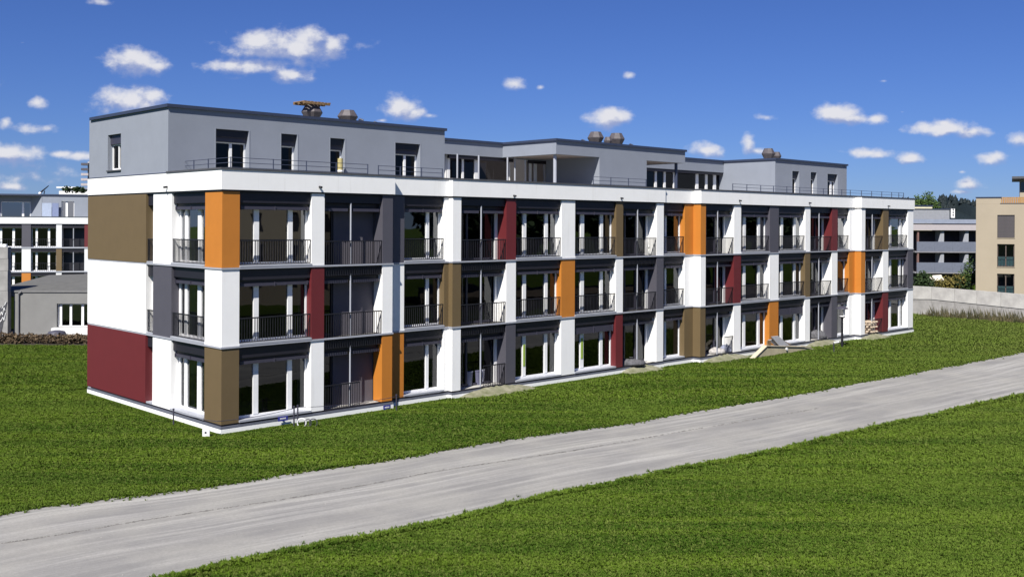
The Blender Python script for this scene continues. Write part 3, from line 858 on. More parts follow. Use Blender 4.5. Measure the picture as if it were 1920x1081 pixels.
# crawler tread marks pressed along the road: rows of small clods
tp = [(0,1020.5),(120,1003),(255,978.6),(400,957),(547,935),(693,909),(819,884),(1074,846),(1300,806),(1537,766)]
TR = smooth(resample([gp(x, y) for x, y in tp], 400), 6)
mb = MB()
for i in range(1, 399):
    d = TR[i+1]-TR[i-1] if i < 399 else TR[i]-TR[i-1]; d = d/np.hypot(*d); nn = np.array([-d[1], d[0]])
    if random.random() < (.03 if i < 240 else .45): continue
    c = TR[i] + nn*random.uniform(-.02, .02); L = random.uniform(.035, .06); Wd = random.uniform(.025, .05)
    h = random.uniform(.012, .03)
    q = [c - d*L - nn*Wd, c + d*L - nn*Wd, c + d*L*.9 + nn*Wd, c - d*L*.9 + nn*Wd]
    z = ZG + .015
    mb.hexa([(q[0][0], q[0][1], z), (q[1][0], q[1][1], z), (q[2][0], q[2][1], z), (q[3][0], q[3][1], z)] +
            [tuple((*(c + (qq-c)*.6), z+h)) for qq in q])
mb.build('tread_marks', mat('dark_clods', (.17, .165, .155), .95, .3), kind='stuff')
# loose stones on the road and along its edges
mb = MB()
for i in range(900):
    k = int(rng.integers(20, NR-20)); t = rng.random()
    t = t*.12 if rng.random() < .35 else (1-t*.1 if rng.random() < .4 else t)
    c = LOR[k]*(1-t) + UPR[k]*t; r = rng.uniform(.008, .026)
    mb.lathe((c[0], c[1], ZG+.01), [(r*.8, 0), (r, r*.5), (r*.5, r*.9)], 5, rng.random()*6)
mb.build('loose_stones', mat('pale_stone', (.30, .29, .27), .9, .3, 5), kind='stuff')

# dusty soil banked against the ground floor loggias
soilm = mat('dusty_soil', (.20, .19, .14), .95, .25, 3, .6, 12, vcol=(.10, .11, .05))
for k_, (xa, xb, vp) in enumerate(((864, 1000, .06), (1166, 1236, .06), (1320, 1400, -.36), (1512, 1572, -.36), (1614, 1662, -.85))):
    ua, ub = u_at(xa, vp-.1), u_at(xb, vp-.1); NU, NV = 28, 8; rr = random.Random(k_); mb = MB(); vs = []
    for i in range(NU+1):
        for j in range(NV+1):
            s_, t_ = i/NU, j/NV
            h_ = (sin(pi*s_)**.6) * (1 - t_)**1.3 * .30 * (1 + rr.uniform(-.12, .12))
            vs.append(M(ua+(ub-ua)*s_, vp-.02-1.5*t_, ZG-.02 + h_))
    mb.raw(vs, [(i*(NV+1)+j, i*(NV+1)+j+1, (i+1)*(NV+1)+j+1, (i+1)*(NV+1)+j) for i in range(NU) for j in range(NV)])
    mb.build('soil_bank', soilm, kind='structure', smooth=True)

# ------------------------------------------------------------------ grass
gm_, n, l, b = nodemat('grass_blades')
oi = n.new('ShaderNodeObjectInfo'); geo = n.new('ShaderNodeNewGeometry')
mp = n.new('ShaderNodeMapping'); mp.inputs['Scale'].default_value = (.09, 1.0, 1); mp.inputs['Rotation'].default_value = (0, 0, -.30)
l.new(geo.outputs['Position'], mp.inputs['Vector'])
f1 = maprange(n, l, noise(n, l, mp.outputs[0], .80, 4, .6).outputs['Fac'], .38, .62, 0, 1)
ca = mix(n, l, f1.outputs[0], (.034, .072, .006), (.080, .130, .012))
f2 = maprange(n, l, oi.outputs['Random'], .5, 1.0, 0, .85)
cb_ = mix(n, l, f2.outputs[0], ca, (.120, .148, .034))
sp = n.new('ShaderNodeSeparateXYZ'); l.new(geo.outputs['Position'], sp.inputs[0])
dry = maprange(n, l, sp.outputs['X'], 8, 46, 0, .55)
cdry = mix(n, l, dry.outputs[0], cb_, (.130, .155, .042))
pn = maprange(n, l, noise(n, l, geo.outputs['Position'], .13, 3, .6).outputs['Fac'], .42, .68, 0, .6)
cp = mix(n, l, pn.outputs[0], cdry, (.090, .138, .020))
dn = maprange(n, l, noise(n, l, geo.outputs['Position'], 1.1, 3, .7).outputs['Fac'], .56, .74, 0, .55)
cq_ = mix(n, l, dn.outputs[0], cp, (.022, .046, .004))
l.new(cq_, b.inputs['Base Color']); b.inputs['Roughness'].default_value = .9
b.inputs['Specular IOR Level'].default_value = .08
# tufts
def tuft(k):
    r = random.Random(k); vs, fs = [], []
    for i in range(11):
        a = r.uniform(0, 2*pi); rad = r.uniform(0, .07); h = r.uniform(.07, .15)*(1.25 if k % 3 == 0 else 1)
        w = r.uniform(.010, .020); lean = r.uniform(.02, .09); la = a + r.uniform(-.8, .8)
        bx, by = cos(a)*rad, sin(a)*rad; px, py = -sin(la)*w, cos(la)*w
        mx_, my_ = bx + cos(la)*lean*.4, by + sin(la)*lean*.4
        tx, ty = bx + cos(la)*lean*1.3, by + sin(la)*lean*1.3
        o = len(vs)
        vs += [(bx-px, by-py, 0), (bx+px, by+py, 0), (mx_+px*1.1, my_+py*1.1, h*.6), (mx_-px*1.1, my_-py*1.1, h*.6), (tx, ty, h)]
        fs += [(o, o+1, o+2, o+3), (o+3, o+2, o+4)]
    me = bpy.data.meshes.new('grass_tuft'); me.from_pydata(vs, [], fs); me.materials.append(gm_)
    return me
tc_ = bpy.data.collections.new('grass_tufts')
for k in range(6):
    o = bpy.data.objects.new('grass_tuft', tuft(k)); tc_.objects.link(o)
# candidate points
def inside_building(X, Y, pad=.12):
    dx, dy = X-P0[0], Y-P0[1]; det = UX*VY - UY*VX
    u = (dx*VY - dy*VX)/det; v = (UX*dy - UY*dx)/det
    front = np.where(u < UA1, 0, np.where(u < UC0, .34, np.where(u < UC1, .06, np.where(u < UE0, .17, np.where(u < UF0, -.36, -.85)))))
    return (u > -pad) & (u < UEND+pad) & (v > front-pad) & (v < END+1)
def side(P, X, Y):    # y of polyline P at X
    return np.interp(X, P[:, 0], P[:, 1])
def make_points(n, y0, y1):
    # uniform per ground area in the wedge seen by the eye, thinned with distance by the caller
    Y = np.sqrt(rng.random(n)*(y1*y1-y0*y0)+y0*y0); X = (rng.random(n)*1.08-.54)*Y
    return X, Y
ptsX, ptsY, sc_ = [], [], []
for (n_, y0, y1, s) in ((240000, 22.5, 33, .50), (240000, 33, 46, .60), (210000, 46, 66, .70), (170000, 66, 98, .85)):
    X, Y = make_points(n_, y0, y1)
    keep = ~inside_building(X, Y, .22)
    yu, yl = side(UPR, X, Y), side(LOR, X, Y)
    j1 = rng.exponential(.09, len(X)) + .11*rng.standard_normal(len(X)) - .08; j2 = rng.exponential(.09, len(X)) + .11*rng.standard_normal(len(X)) - .08
    on_road = (Y > yl + j1) & (Y < yu - j2)
    keep &= ~on_road
    # back limits: hedge on the left, garden wall on the right
    keep &= ~((X < -18) & (Y > 66.3)) & ~((X > 36) & (Y > 93.2 - (X-36)*1.05))
    X, Y = X[keep], Y[keep]
    edge = (Y < side(LOR, X, Y)) & (Y > side(LOR, X, Y) - .45)
    nearb = inside_building(X, Y, .9)
    ptsX.append(X); ptsY.append(Y); sc_.append(np.where(nearb, .6, 1)*s*rng.uniform(.75, 1.2, len(X))*np.where(edge, 1.35, 1))
X = np.concatenate(ptsX); Y = np.concatenate(ptsY); S = np.concatenate(sc_)
me = bpy.data.meshes.new('grass'); me.vertices.add(len(X))
me.vertices.foreach_set('co', np.c_[X, Y, np.full(len(X), ZG+.002)].ravel())
at_ = me.attributes.new('sc', 'FLOAT', 'POINT'); at_.data.foreach_set('value', S)
at_ = me.attributes.new('ro', 'FLOAT', 'POINT'); at_.data.foreach_set('value', rng.random(len(X))*6.283)
grass = bpy.data.objects.new('grass', me); COL.objects.link(grass)
grass['kind'] = 'stuff'
ng = bpy.data.node_groups.new('grass_scatter', 'GeometryNodeTree')
ng.interface.new_socket('Geometry', in_out='INPUT', socket_type='NodeSocketGeometry')
ng.interface.new_socket('Geometry', in_out='OUTPUT', socket_type='NodeSocketGeometry')
N, L_ = ng.nodes, ng.links
i_n, o_n = N.new('NodeGroupInput'), N.new('NodeGroupOutput')
m2p = N.new('GeometryNodeMeshToPoints'); L_.new(i_n.outputs[0], m2p.inputs[0])
ci = N.new('GeometryNodeCollectionInfo'); ci.inputs[0].default_value = tc_
ci.inputs['Separate Children'].default_value = True; ci.inputs['Reset Children'].default_value = True
iop = N.new('GeometryNodeInstanceOnPoints'); iop.inputs['Pick Instance'].default_value = True
L_.new(m2p.outputs[0], iop.inputs['Points']); L_.new(ci.outputs[0], iop.inputs['Instance'])
a1 = N.new('GeometryNodeInputNamedAttribute'); a1.data_type = 'FLOAT'; a1.inputs['Name'].default_value = 'sc'
a2 = N.new('GeometryNodeInputNamedAttribute'); a2.data_type = 'FLOAT'; a2.inputs['Name'].default_value = 'ro'
cx_ = N.new('ShaderNodeCombineXYZ'); L_.new(a2.outputs[0], cx_.inputs[2])
L_.new(cx_.outputs[0], iop.inputs['Rotation']); L_.new(a1.outputs[0], iop.inputs['Scale'])
L_.new(iop.outputs[0], o_n.inputs[0])
md = grass.modifiers.new('scatter', 'NODES'); md.node_group = ng

# ------------------------------------------------------------------ plants
def leafmat(name, c1, c2):
    m, n, l, b = nodemat(name)
    geo = n.new('ShaderNodeNewGeometry')
    f = maprange(n, l, noise(n, l, geo.outputs['Position'], 1.3, 4, .7).outputs['Fac'], .35, .65, 0, 1)
    l.new(mix(n, l, f.outputs[0], c1, c2), b.inputs['Base Color']); b.inputs['Roughness'].default_value = .7
    b.inputs['Specular IOR Level'].default_value = .2
    return m
leaf_a = leafmat('leaves_green', (.018, .042, .010), (.060, .095, .022))
leaf_d = leafmat('leaves_dark', (.012, .026, .010), (.030, .050, .016))
leaf_b = leafmat('leaves_brown', (.045, .030, .018), (.12, .085, .050))
leaf_y = leafmat('leaves_yellow', (.07, .065, .018), (.16, .13, .035))
def crown(mb, blobs, nleaf, size, rr):
    tot = sum(b[3]*b[4]*b[5] for b in blobs)
    for (x, y, z, rx, ry, rz) in blobs:
        k = int(nleaf * rx*ry*rz/tot)
        for _ in range(k):
            d = Vector((rr.gauss(0, 1), rr.gauss(0, 1), rr.gauss(0, 1))).normalized() * (rr.random()**.38) * rr.choice((1, 1, .92, 1.08))
            c = Vector((x + d.x*rx, y + d.y*ry, z + d.z*rz))
            a = Vector((rr.gauss(0, 1), rr.gauss(0, 1), rr.gauss(0, 1))).normalized(); b2 = a.orthogonal().normalized()
            s = size*rr.uniform(.6, 1.4)
            p = [c + a*s, c + b2*s*.6, c - a*s, c - b2*s*.6]
            mb.raw([tuple(q) for q in p], [(0, 1, 2, 3)])
    return mb
def tree(label, cat, base, h, r, mleaf, seed, nleaf=2500, size=.2, trunk=True, name='tree', group=None, flat=1.0):
    rr = random.Random(seed)
    t = thing(name, label, cat, base, group)
    x, y, z = base
    blobs = []
    tb = MB().tube((x, y, z), (x + .1*r, y, z + h*.55), .035*h+.03, .02*h+.02, 8)
    for i in range(7):
        a = rr.uniform(0, 2*pi); q = rr.uniform(.25, .68)*r; zz = z + h*rr.uniform(.5, .88)
        e = (x + cos(a)*q, y + sin(a)*q, zz)
        tb.tube((x + .05*r, y, z + h*rr.uniform(.3, .5)), e, .014*h+.01, .006*h, 5)
        blobs.append((*e, r*rr.uniform(.35, .55), r*rr.uniform(.35, .55), h*.16*rr.uniform(.8, 1.3)*flat))
    blobs.append((x, y, z + h*.82, r*.5, r*.5, h*.17))
    tb.build('trunk', bark, t)
    crown(MB(), blobs, nleaf, size, rr).build('crown', mleaf, t)
    return t
def bush(label, base, rx, ry, h, mleaf, seed, nleaf=700, size=.12, name='bush', group=None):
    rr = random.Random(seed); x, y, z = base
    t = thing(name, label, 'bush', base, group)
    sb = MB()
    for i in range(5):
        sb.tube((x+rr.uniform(-.2, .2)*rx, y, z), (x+rr.uniform(-.8, .8)*rx, y+rr.uniform(-.6, .6)*ry, z+h*.7), .03, .012, 5)
    sb.build('stem', bark, t)
    bl = [(x+rr.uniform(-.6, .6)*rx, y+rr.uniform(-.5, .5)*ry, z+h*rr.uniform(.35, .7), rx*.5, ry*.6, h*.38) for _ in range(5)]
    crown(MB(), bl, nleaf, size, rr).build('foliage', mleaf, t)
    return t

# ------------------------------------------------------------------ left background
# sibling block behind
ph2 = radians(12)
Q = at(0, 464, 126.0)
def TS(a, b, z): return (Q[0] + a*cos(ph2) - b*sin(ph2), Q[1] + a*sin(ph2) + b*cos(ph2), z)
def as_(x, b=0):
    t = (x - CX)/F; return ((Q[0] - b*sin(ph2)) - t*(Q[1] + b*cos(ph2))) / (t*sin(ph2) - cos(ph2))
def zs(x, y, b=0): return z_at(x, y, TS(as_(x, b), b, 0)[1])
SB = thing('apartment_building', 'distant white block with orange, red and grey panels behind the grey low building, far left', 'apartment building', (Q[0]+4, Q[1]+1, ZG))
zT, zP, z3, z2, z1 = zs(100, 407), zs(100, 419.5), zs(100, 464.5), zs(100, 509.5), zs(100, 555)
zPH = zs(100, 366)
A0, A1 = as_(-60), as_(190)
def sb(a0, a1, b0, b1, za, zb, m, nm, lab=None): return MB().box(TS, a0, a1, b0, b1, za, zb).build(nm, m, SB, lab)
sb(A0, A1, -.1, .3, zP, zT, buil_w, 'parapet'); sb(A0, A1, -.14, .35, zT+.005, zT+.08, terr, 'coping')
sb(A0, A1, .3, 9, zP-.1, zT-.2, roofm, 'roof_slab')
for z in (z3, z2, z1): sb(A0, A1, -.06, .5, z-.06, z+.1, flash, 'flashing_strip')
sb(A0, A1, 1.1, 1.3, z1-1.2, zP, dark, 'recessed_wall')
sb(A0, A1, .5, 9, ZG-.5, z1-.1, grey_r, 'base_wall')
lvs = [(z1, z2), (z2, z3), (z3, zP)]
for x0, x1, cs in ((-30,-18,'www'),(41,58,'gwo'),(105.5,116,'wvw'),(158.5,170,'rwg')):
    for k, (za, zb) in enumerate(lvs):
        m, lab = CN[cs[2-k]]
        sb(as_(x0), as_(x1), 0, .6, za+.1, zb-.06, buil_w if m is white else m, 'cladding_panel', lab)
        sb(as_(x0)+.02, as_(x1)-.02, .6, 1.1, za+.1, zb-.06, buil_w, 'cross_wall')
for x0, x1, ms in ((-18,41,[(0,4),(23.5,28)]),(58,105.5,[(67,71),(90,94)])):
    for za, zb in lvs:
        sb(as_(x0), as_(x1), .08, .2, zb-.5, zb-.06, anth, 'lintel_panel')
        ml = [((as_(p, .4)+as_(q, .4))/2, as_(q, .4)-as_(p, .4)) for p, q in ms]
        pane_grid(TS, as_(x0)+.02, as_(x1)-.02, .4, za+.1, zb-.5, ml, SB, gm=glass_d)
        mbr = MB().box(TS, as_(x0)+.02, as_(x1)-.02, .05, .1, za+1.03, za+1.08)
        a_, b_ = as_(x0)+.05, as_(x1)-.05
        for i in range(14): q = a_+(b_-a_)*i/13; mbr.box(TS, q-.012, q+.012, .06, .09, za+.1, za+1.03)
        mbr.build('balcony_railing', dark, SB)
for za, zb in lvs:
    sb(as_(116), as_(158.5), .08, .2, zb-.5, zb-.06, anth, 'lintel_panel')
    MB().tube(TS(as_(137.5), .15, za), TS(as_(137.5), .15, zb-.5), .06, n=6).build('loggia_post', flash, SB)
    mbr = MB().box(TS, as_(117), as_(158), .05, .1, za+1.03, za+1.08)
    a_, b_ = as_(117), as_(158)
    for i in range(18): q = a_+(b_-a_)*i/17; mbr.box(TS, q-.012, q+.012, .06, .09, za-.35, za+1.03)
    mbr.build('balcony_railing', dark, SB)
bp_ = 3.0
wall_open(TS, A0, as_(78, bp_), bp_+1.6, bp_+1.8, zT-.2, zPH, [(as_(2, bp_+1.6), as_(57, bp_+1.6), zT-.1, zPH-.75)], pent, SB)
pane_grid(TS, as_(2, bp_+1.6), as_(57, bp_+1.6), bp_+1.65, zT-.1, zPH-.75, [((as_(41, bp_+1.6)+as_(45, bp_+1.6))/2, .25)], SB, gm=glass_d)
MB().hexa([TS(as_(60, bp_+1.6), bp_+1.59, zT-.2), TS(as_(78, bp_), bp_, zT-.2), TS(as_(78, bp_)+.1, bp_, zT-.2), TS(as_(60, bp_+1.6)+.1, bp_+1.6, zT-.2),
           TS(as_(60, bp_+1.6), bp_+1.59, zPH), TS(as_(78, bp_), bp_, zPH), TS(as_(78, bp_)+.1, bp_, zPH), TS(as_(60, bp_+1.6)+.1, bp_+1.6, zPH)]).build('penthouse_wall', pent, SB)
wall_open(TS, as_(78, bp_), A1, bp_, bp_+.25, zT-.2, zPH, [(as_(115, bp_), as_(139, bp_), zT-.1, zPH-.6)], pent, SB)
pane_grid(TS, as_(115, bp_)+.02, as_(139, bp_)-.02, bp_+.2, zT-.1, zPH-.62, [((as_(125, bp_+.2)), .25)], SB, gm=glass_d)
sb(as_(79, bp_-.4), as_(97, bp_-.4), bp_-.5, bp_-.4, zT, zPH-.9, mat('screen_pale', (.34,.40,.52), .6), 'privacy_screen')
sb(as_(98, bp_-.4), as_(110, bp_-.4), bp_-.5, bp_-.4, zT, zPH-.9, mat('screen_blue', (.18,.22,.36), .6), 'privacy_screen')
sb(A0, A1, bp_-.1, bp_+5, zPH+.003, zPH+.2, coping, 'roof_coping')

# white pipe and antenna pieces on that roof
aq = TS(as_(82, 6), 6, zPH+.2)
an = thing('roof_antenna', 'small dark antenna with a white lamp on the roof edge of the distant block', 'antenna', aq)
MB().tube(aq, (aq[0]+.1, aq[1], aq[2]+.5), .06).build('mast', dark, an)
MB().tube((aq[0]-.5, aq[1], aq[2]+.2), (aq[0]+.6, aq[1], aq[2]+1.15), .12, .05).build('dish', dark, an)
MB().lathe((aq[0]-.45, aq[1]-.1, aq[2]+.03), [(.16, 0), (.2, .15), (.12, .3)], 8).build('lamp', plast_w, an)

# far houses and tower behind it
hz = at(133, 352, 190)
FH = thing('house', 'flat roofed pale house peeping over the distant block roof, left of the tall tower', 'house', (hz[0], 190, ZG))
Th = lambda a, b, z: (hz[0]+a, 190+b, z)
MB().box(Th, -2.2, 5.2, 0, 8, ZG, z_at(133, 357, 190)).build('wall', buil_w, FH)
MB().box(Th, -2.5, 1.2, -.4, 8, z_at(133, 353, 190), z_at(133, 350, 190)).build('roof', buil_w, FH)
MB().box(Th, -1.8, 1.0, .5, 7, z_at(133, 357, 190), z_at(133, 353.05, 190)).build('storey', grey_r, FH)
for i in range(3): MB().box(Th, -1.5+i*.9, -.9+i*.9, .44, .49, z_at(133, 356.6, 190), z_at(133, 353.6, 190)).build('window', glass_d, FH)
for i, x in enumerate((125, 141, 152)):
    c = at(x, 358, 187); bush('dark roof garden shrub above the distant block, %s of three' % ('left', 'middle', 'right')[i], (c[0], c[1], z_at(x, 362, 187)), 1.0, .8, 1.2, leaf_d, 40+i, 160, .2, group='roof garden shrubs on the far left')
tz = at(161, 345, 210)
TW = thing('tower_block', 'tall grey tower with stacked balconies just behind the main block, far left', 'tower block', (tz[0]+1, 210, ZG))
Tw_ = lambda a, b, z: (tz[0]+a, 210+b, z)
MB().box(Tw_, .3, 5, 0, 6, ZG, z_at(160, 303, 210)).build('wall', mat('tower_grey', (.38,.38,.40), .9), TW)
for k in range(6):
    y = 306 + k*9.5
    MB().box(Tw_, -.55, .9, -1.2, 0, z_at(160, y+4.5, 210), z_at(160, y, 210)).build('balcony', mat('tower_dark', (.07,.07,.09), .8) if k < 2 else pink, TW)

# grey low building
GB_Y = 71.5
gq = at(17, 633, GB_Y)
GB = thing('low_building', 'single storey grey rendered building with white framed windows and a downpipe, left', 'building', (gq[0]+3, GB_Y, ZG))
Tg = lambda a, b, z: (gq[0]+a, GB_Y + b + a*.03, z)
def ag(x): return (x-17)*GB_Y/F
def zg(y): return z_at(90, y, GB_Y)
WB = ag(175)
wall_open(Tg, -1.2, WB+2, 0, .3, ZG-.3, zg(548), [(ag(-8), ag(27), zg(620), zg(555)), (ag(106), ag(168), zg(613), zg(569))], grey_r, GB, 'wall')
MB().box(Tg, -1.2, WB+2, -.06, .4, zg(548)+.003, zg(544.5)).build('roof_edge', mat('roof_edge_grey', (.15,.15,.15), .8), GB)
MB().hexa([Tg(-1.2,.4,zg(545)), Tg(WB+2,.4,zg(545)), Tg(WB+2,9,zg(545)), Tg(-1.2,9,zg(545)), Tg(-1.2,.4,zg(545)+.05), Tg(WB+2,.4,zg(545)+.05), Tg(WB+2,9,zg(545)+.9), Tg(-1.2,9,zg(545)+.62)]).build('roof', mat('flat_roof_grey', (.10,.10,.095), .95, .1, 2), GB)
pane_grid(Tg, ag(106)+.01, ag(168), .2, zg(613), zg(569), [(ag(110.5)+.04, .14), (ag(130), .15), (ag(152), .16)], GB, gm=glass)
pane_grid(Tg, ag(8), ag(27), .2, zg(620), zg(555), [], GB, frame_m=anth2, gm=glass_d)
MB().box(Tg, 0, WB, 2.6, 2.8, ZG, zg(552)).build('room_back_wall', room, GB)
MB().tube(Tg(ag(36.5), -.1, zg(632)), Tg(ag(36.5), -.1, zg(550)), .05, n=8).tube(Tg(ag(36.5), -.1, zg(550)), Tg(ag(42), -.1, zg(546.5)), .05, n=8).build('downpipe', mat('pipe_grey', (.16,.16,.17), .5), GB)
MB().box(Tg, ag(101), WB+2, -.45, -.003, zg(626), zg(614)).box(Tg, ag(101), ag(107), -.45, -.003, ZG, zg(626.1)).build('window_ledge', plast_w, GB)
MB().box(Tg, ag(32), ag(101)-.01, -.2, -.003, ZG, zg(628)).build('base_kerb', wall_c, GB)
# tarpaulin mound beneath the ledge
tb_ = thing('tarpaulin_mound', 'dark rounded covered mound under the white ledge of the grey building', 'tarpaulin', (gq[0]+ag(124), GB_Y-1.4, ZG))
MB().lathe((gq[0]+ag(124), GB_Y-1.4, ZG), [(.66, 0), (.62, .35), (.5, .55), (.2, .62)], 14).build('cover', mat('tarp_purple', (.05,.05,.075), .6), tb_, smooth=True)
MB().box(lambda a,b,z:(gq[0]+ag(124)+a, GB_Y-1.4+b, ZG+z), -.8, .8, -.7, .7, 0, .06).build('hem', dark, tb_)
# concrete stack wall with faded letters, far left
CW = thing('concrete_wall', 'tall layered concrete wall with black and white painted scrawl at the left picture edge', 'wall', (at(0, 633, 70.9)[0], 70.9, ZG))
Tc = lambda a, b, z: (at(0, 633, 70.9)[0] + a, 70.9 + b, z)
ac = lambda x: x*70.9/F
zc_ = lambda y: z_at(5, y, 70.9)
for i, (ya, yb, x1) in enumerate(((635,545,15.2),(544.6,508,14.8),(507.6,485,15.4),(484.6,463,14.8))):
    MB().box(Tc, ac(-60), ac(x1), 0, .5, zc_(ya) if i else ZG-.2, zc_(yb)).build('concrete_block', mat('stack_concrete', (.27,.265,.26), .95, .12, 1.5, .3, 12), CW)
pts = [((-16,632),(-2,632)),((-2,632),(12,558)),]
mb = MB()
mb.hexa([Tc(ac(-14),-.03,zc_(622)), Tc(ac(4),-.03,zc_(622)), Tc(ac(4),-.005,zc_(622)), Tc(ac(-14),-.005,zc_(622)), Tc(ac(-14),-.03,zc_(590)), Tc(ac(14.5),-.03,zc_(566)), Tc(ac(14.5),-.005,zc_(566)), Tc(ac(-14),-.005,zc_(590))])
mb.build('painted_patch', mat('black_paint', (.06,.06,.07), .8, .3, 6), CW)
mb = MB()
for (xa, ya, xb, yb) in ((1,592,4,584),(4,584,6,590),(6,590,9,576),(9,576,11,582),(3,602,7,594),(7,594,9,600),(9,600,12,586),(0,606,3,600),(10,572,13,565),(5,578,8,572)):
    mb.tube(Tc(ac(xa), -.045, zc_(ya)), Tc(ac(xb), -.045, zc_(yb)), .022, n=4)
mb.build('painted_scrawl', plast_w, CW)
cq = at(6, 461, 71.1)
wp = thing('plastic_pipe', 'white plastic pipe end lying on top of the concrete wall, far left', 'pipe', cq)
MB().tube((cq[0]-1.0, cq[1], cq[2]-.03), (cq[0]+.12, cq[1], cq[2]+.0), .12, n=10).build('tube', plast_w, wp)
MB().lathe((cq[0]+.14, cq[1], cq[2]-.14), [(.13, 0), (.15, .12), (.13, .28)], 10).build('collar', plast_w, wp)

# dry hedge strip in front of the grey building
rr = random.Random(5)
hb = MB(); bl = []
for i in range(26):
    xx = -33.5 + i*.62; bl.append((xx, 67.4 + rr.uniform(-.15, .15), ZG+.33, .55, .5, rr.uniform(.30, .42)))
crown(hb, bl, 9000, .075, rr)
hd = thing('hedge', 'low dry brown hedge along the foot of the grey building, left', 'hedge', (-26, 67.4, ZG))
hb.build('foliage', leaf_b, hd)
sb_ = MB()
for i in range(60): xx = -33.5 + i*.27; sb_.tube((xx, 67.3+rr.uniform(-.2,.2), ZG), (xx+rr.uniform(-.15,.15), 67.3, ZG+.5), .018, .008, 4)
sb_.build('stems', bark, hd, kind='stuff')
MB().prism([(-36, 66.9), (-17, 66.9), (-17, 71.4), (-36, 71.4)], ZG-.1, ZG+.06).build('soil_bed', mat('dark_soil', (.035,.028,.02), .95, .2, 6, .5, 20), kind='structure')

# ------------------------------------------------------------------ right background
# garden wall
wl0 = gp(1700, 588.5); wl1 = gp(1960, 607)
gw = thing('garden_wall', 'long pale concrete retaining wall with a darker lower band, right of the main block', 'wall', ((wl0[0]+wl1[0])/2, (wl0[1]+wl1[1])/2, ZG))
dv = Vector((wl1[0]-wl0[0], wl1[1]-wl0[1])); Lw = dv.length; dv = dv/Lw
def TW_(a, b, z): return (wl0[0] + dv.x*a - dv.y*b, wl0[1] + dv.y*a + dv.x*b, z)
def aw(x):
    t = (x-CX)/F; return (t*wl0[1]-wl0[0])/(dv.x - t*dv.y)
def zw(x, y): return z_at(x, y, TW_(aw(x), 0, 0)[1])
segs = [1690, 1747, 1790, 1832, 1877, 1922, 1975, 2060]
for i in range(len(segs)-1):
    xa, xb = segs[i], segs[i+1]
    ta, tb2 = 535.0+max(0, xa-1712)*.0805, 535.0+max(0, xb-1712)*.0805
    ma_, mb2 = 560+max(0, xa-1740)*.105, 560+max(0, xb-1740)*.105
    a, b_ = aw(xa)+.012, aw(xb)-.012
    m1 = MB().hexa([TW_(a,0,zw(xa,ma_)), TW_(b_,0,zw(xb,mb2)), TW_(b_,.35,zw(xb,mb2)), TW_(a,.35,zw(xa,ma_)),
                    TW_(a,0,zw(xa,ta)), TW_(b_,0,zw(xb,tb2)), TW_(b_,.35,zw(xb,tb2)), TW_(a,.35,zw(xa,ta))])
    m1.build('upper_panel', wall_c, gw)
    m2 = MB().hexa([TW_(a,.05,ZG-.3), TW_(b_,.05,ZG-.3), TW_(b_,.35,ZG-.3), TW_(a,.35,ZG-.3),
                    TW_(a,.05,zw(xa,ma_)-.01), TW_(b_,.05,zw(xb,mb2)-.01), TW_(b_,.35,zw(xb,mb2)-.01), TW_(a,.35,zw(xa,ma_)-.01)])
    m2.build('lower_panel', mat('darker_concrete', (.33,.32,.31), .92, .15, .9, .3, 20), gw)
# weeds along the wall
rr = random.Random(11)
wg = MB()
for i in range(1300):
    x = 1735 + (rr.random()**.8)*230; a = aw(x); c = TW_(a, -rr.uniform(.1, 1.5), ZG)
    hgt = rr.uniform(.25, 1.15)*(1 if rr.random() < .5 else .55)*(1.0 if x > 1750 else .5)
    s = rr.uniform(.015, .035); lx, ly = rr.uniform(-.3, .3)*hgt, rr.uniform(-.2, .2)*hgt
    wg.raw([(c[0]-s, c[1], ZG), (c[0]+s, c[1], ZG), (c[0]+lx*.5+s, c[1]+ly*.5, ZG+hgt*.6), (c[0]+lx, c[1]+ly, ZG+hgt)], [(0, 1, 2, 3)])
o = wg.build('tall_weeds', leafmat('weeds', (.025,.03,.012), (.10,.085,.045)), kind='stuff')

# tan building
TY = 104.0
tq = at(1830, 547, TY)
TB = thing('tan_building', 'tan rendered apartment house with grey roller blinds and timber roof fence, right edge', 'apartment building', (tq[0]+5, TY, ZG))
psi = radians(25.5)
Tt_ = lambda a, b, z: (tq[0] + a*cos(psi) + b*sin(psi), TY - a*sin(psi) + b*cos(psi), z)
def at_x(x):
    t = (x - CX)/F; return (t*TY - tq[0])/(cos(psi) + t*sin(psi))
zt_ = lambda y: z_at(1870, y, TY)
opw = [(at_x(1870), at_x(1902))]
ops = [(at_x(1870), at_x(1902.5))]
ws = [(403,445.5),(457,499.5),(512,554)]
mb = MB(); a0, a1_, o0, o1 = 0, 14, at_x(1870), at_x(1902.5)
mb.box(Tt_, a0, o0, 0, .35, ZG, zt_(382.5)); mb.box(Tt_, o1, at_x(1965), 0, .35, ZG, zt_(382.5)); mb.box(Tt_, at_x(2000), a1_, 0, .35, ZG, zt_(382.5))
prev = zt_(382.5)
for ya, yb in ws: mb.box(Tt_, o0, o1, 0, .35, zt_(ya), prev); prev = zt_(yb)
mb.box(Tt_, o0, o1, 0, .35, ZG, prev); mb.box(Tt_, at_x(1965), at_x(2000), .02, .35, ZG, zt_(382.5))
mb.build('wall', tan, TB)
MB().box(Tt_, 0, at_x(1877), 0, .35, zt_(382.4), zt_(371.3)).build('parapet', tan, TB)
MB().box(Tt_, 0, .35, .36, 11, ZG, zt_(371.3)).build('side_wall', tan, TB)
MB().box(Tt_, -.06, at_x(1877)+.05, -.06, .42, zt_(371.2), zt_(369.4)).build('roof_coping', coping, TB)
MB().box(Tt_, .35, 14, .36, 11, zt_(384), zt_(382.6)).build('roof', roofm, TB)
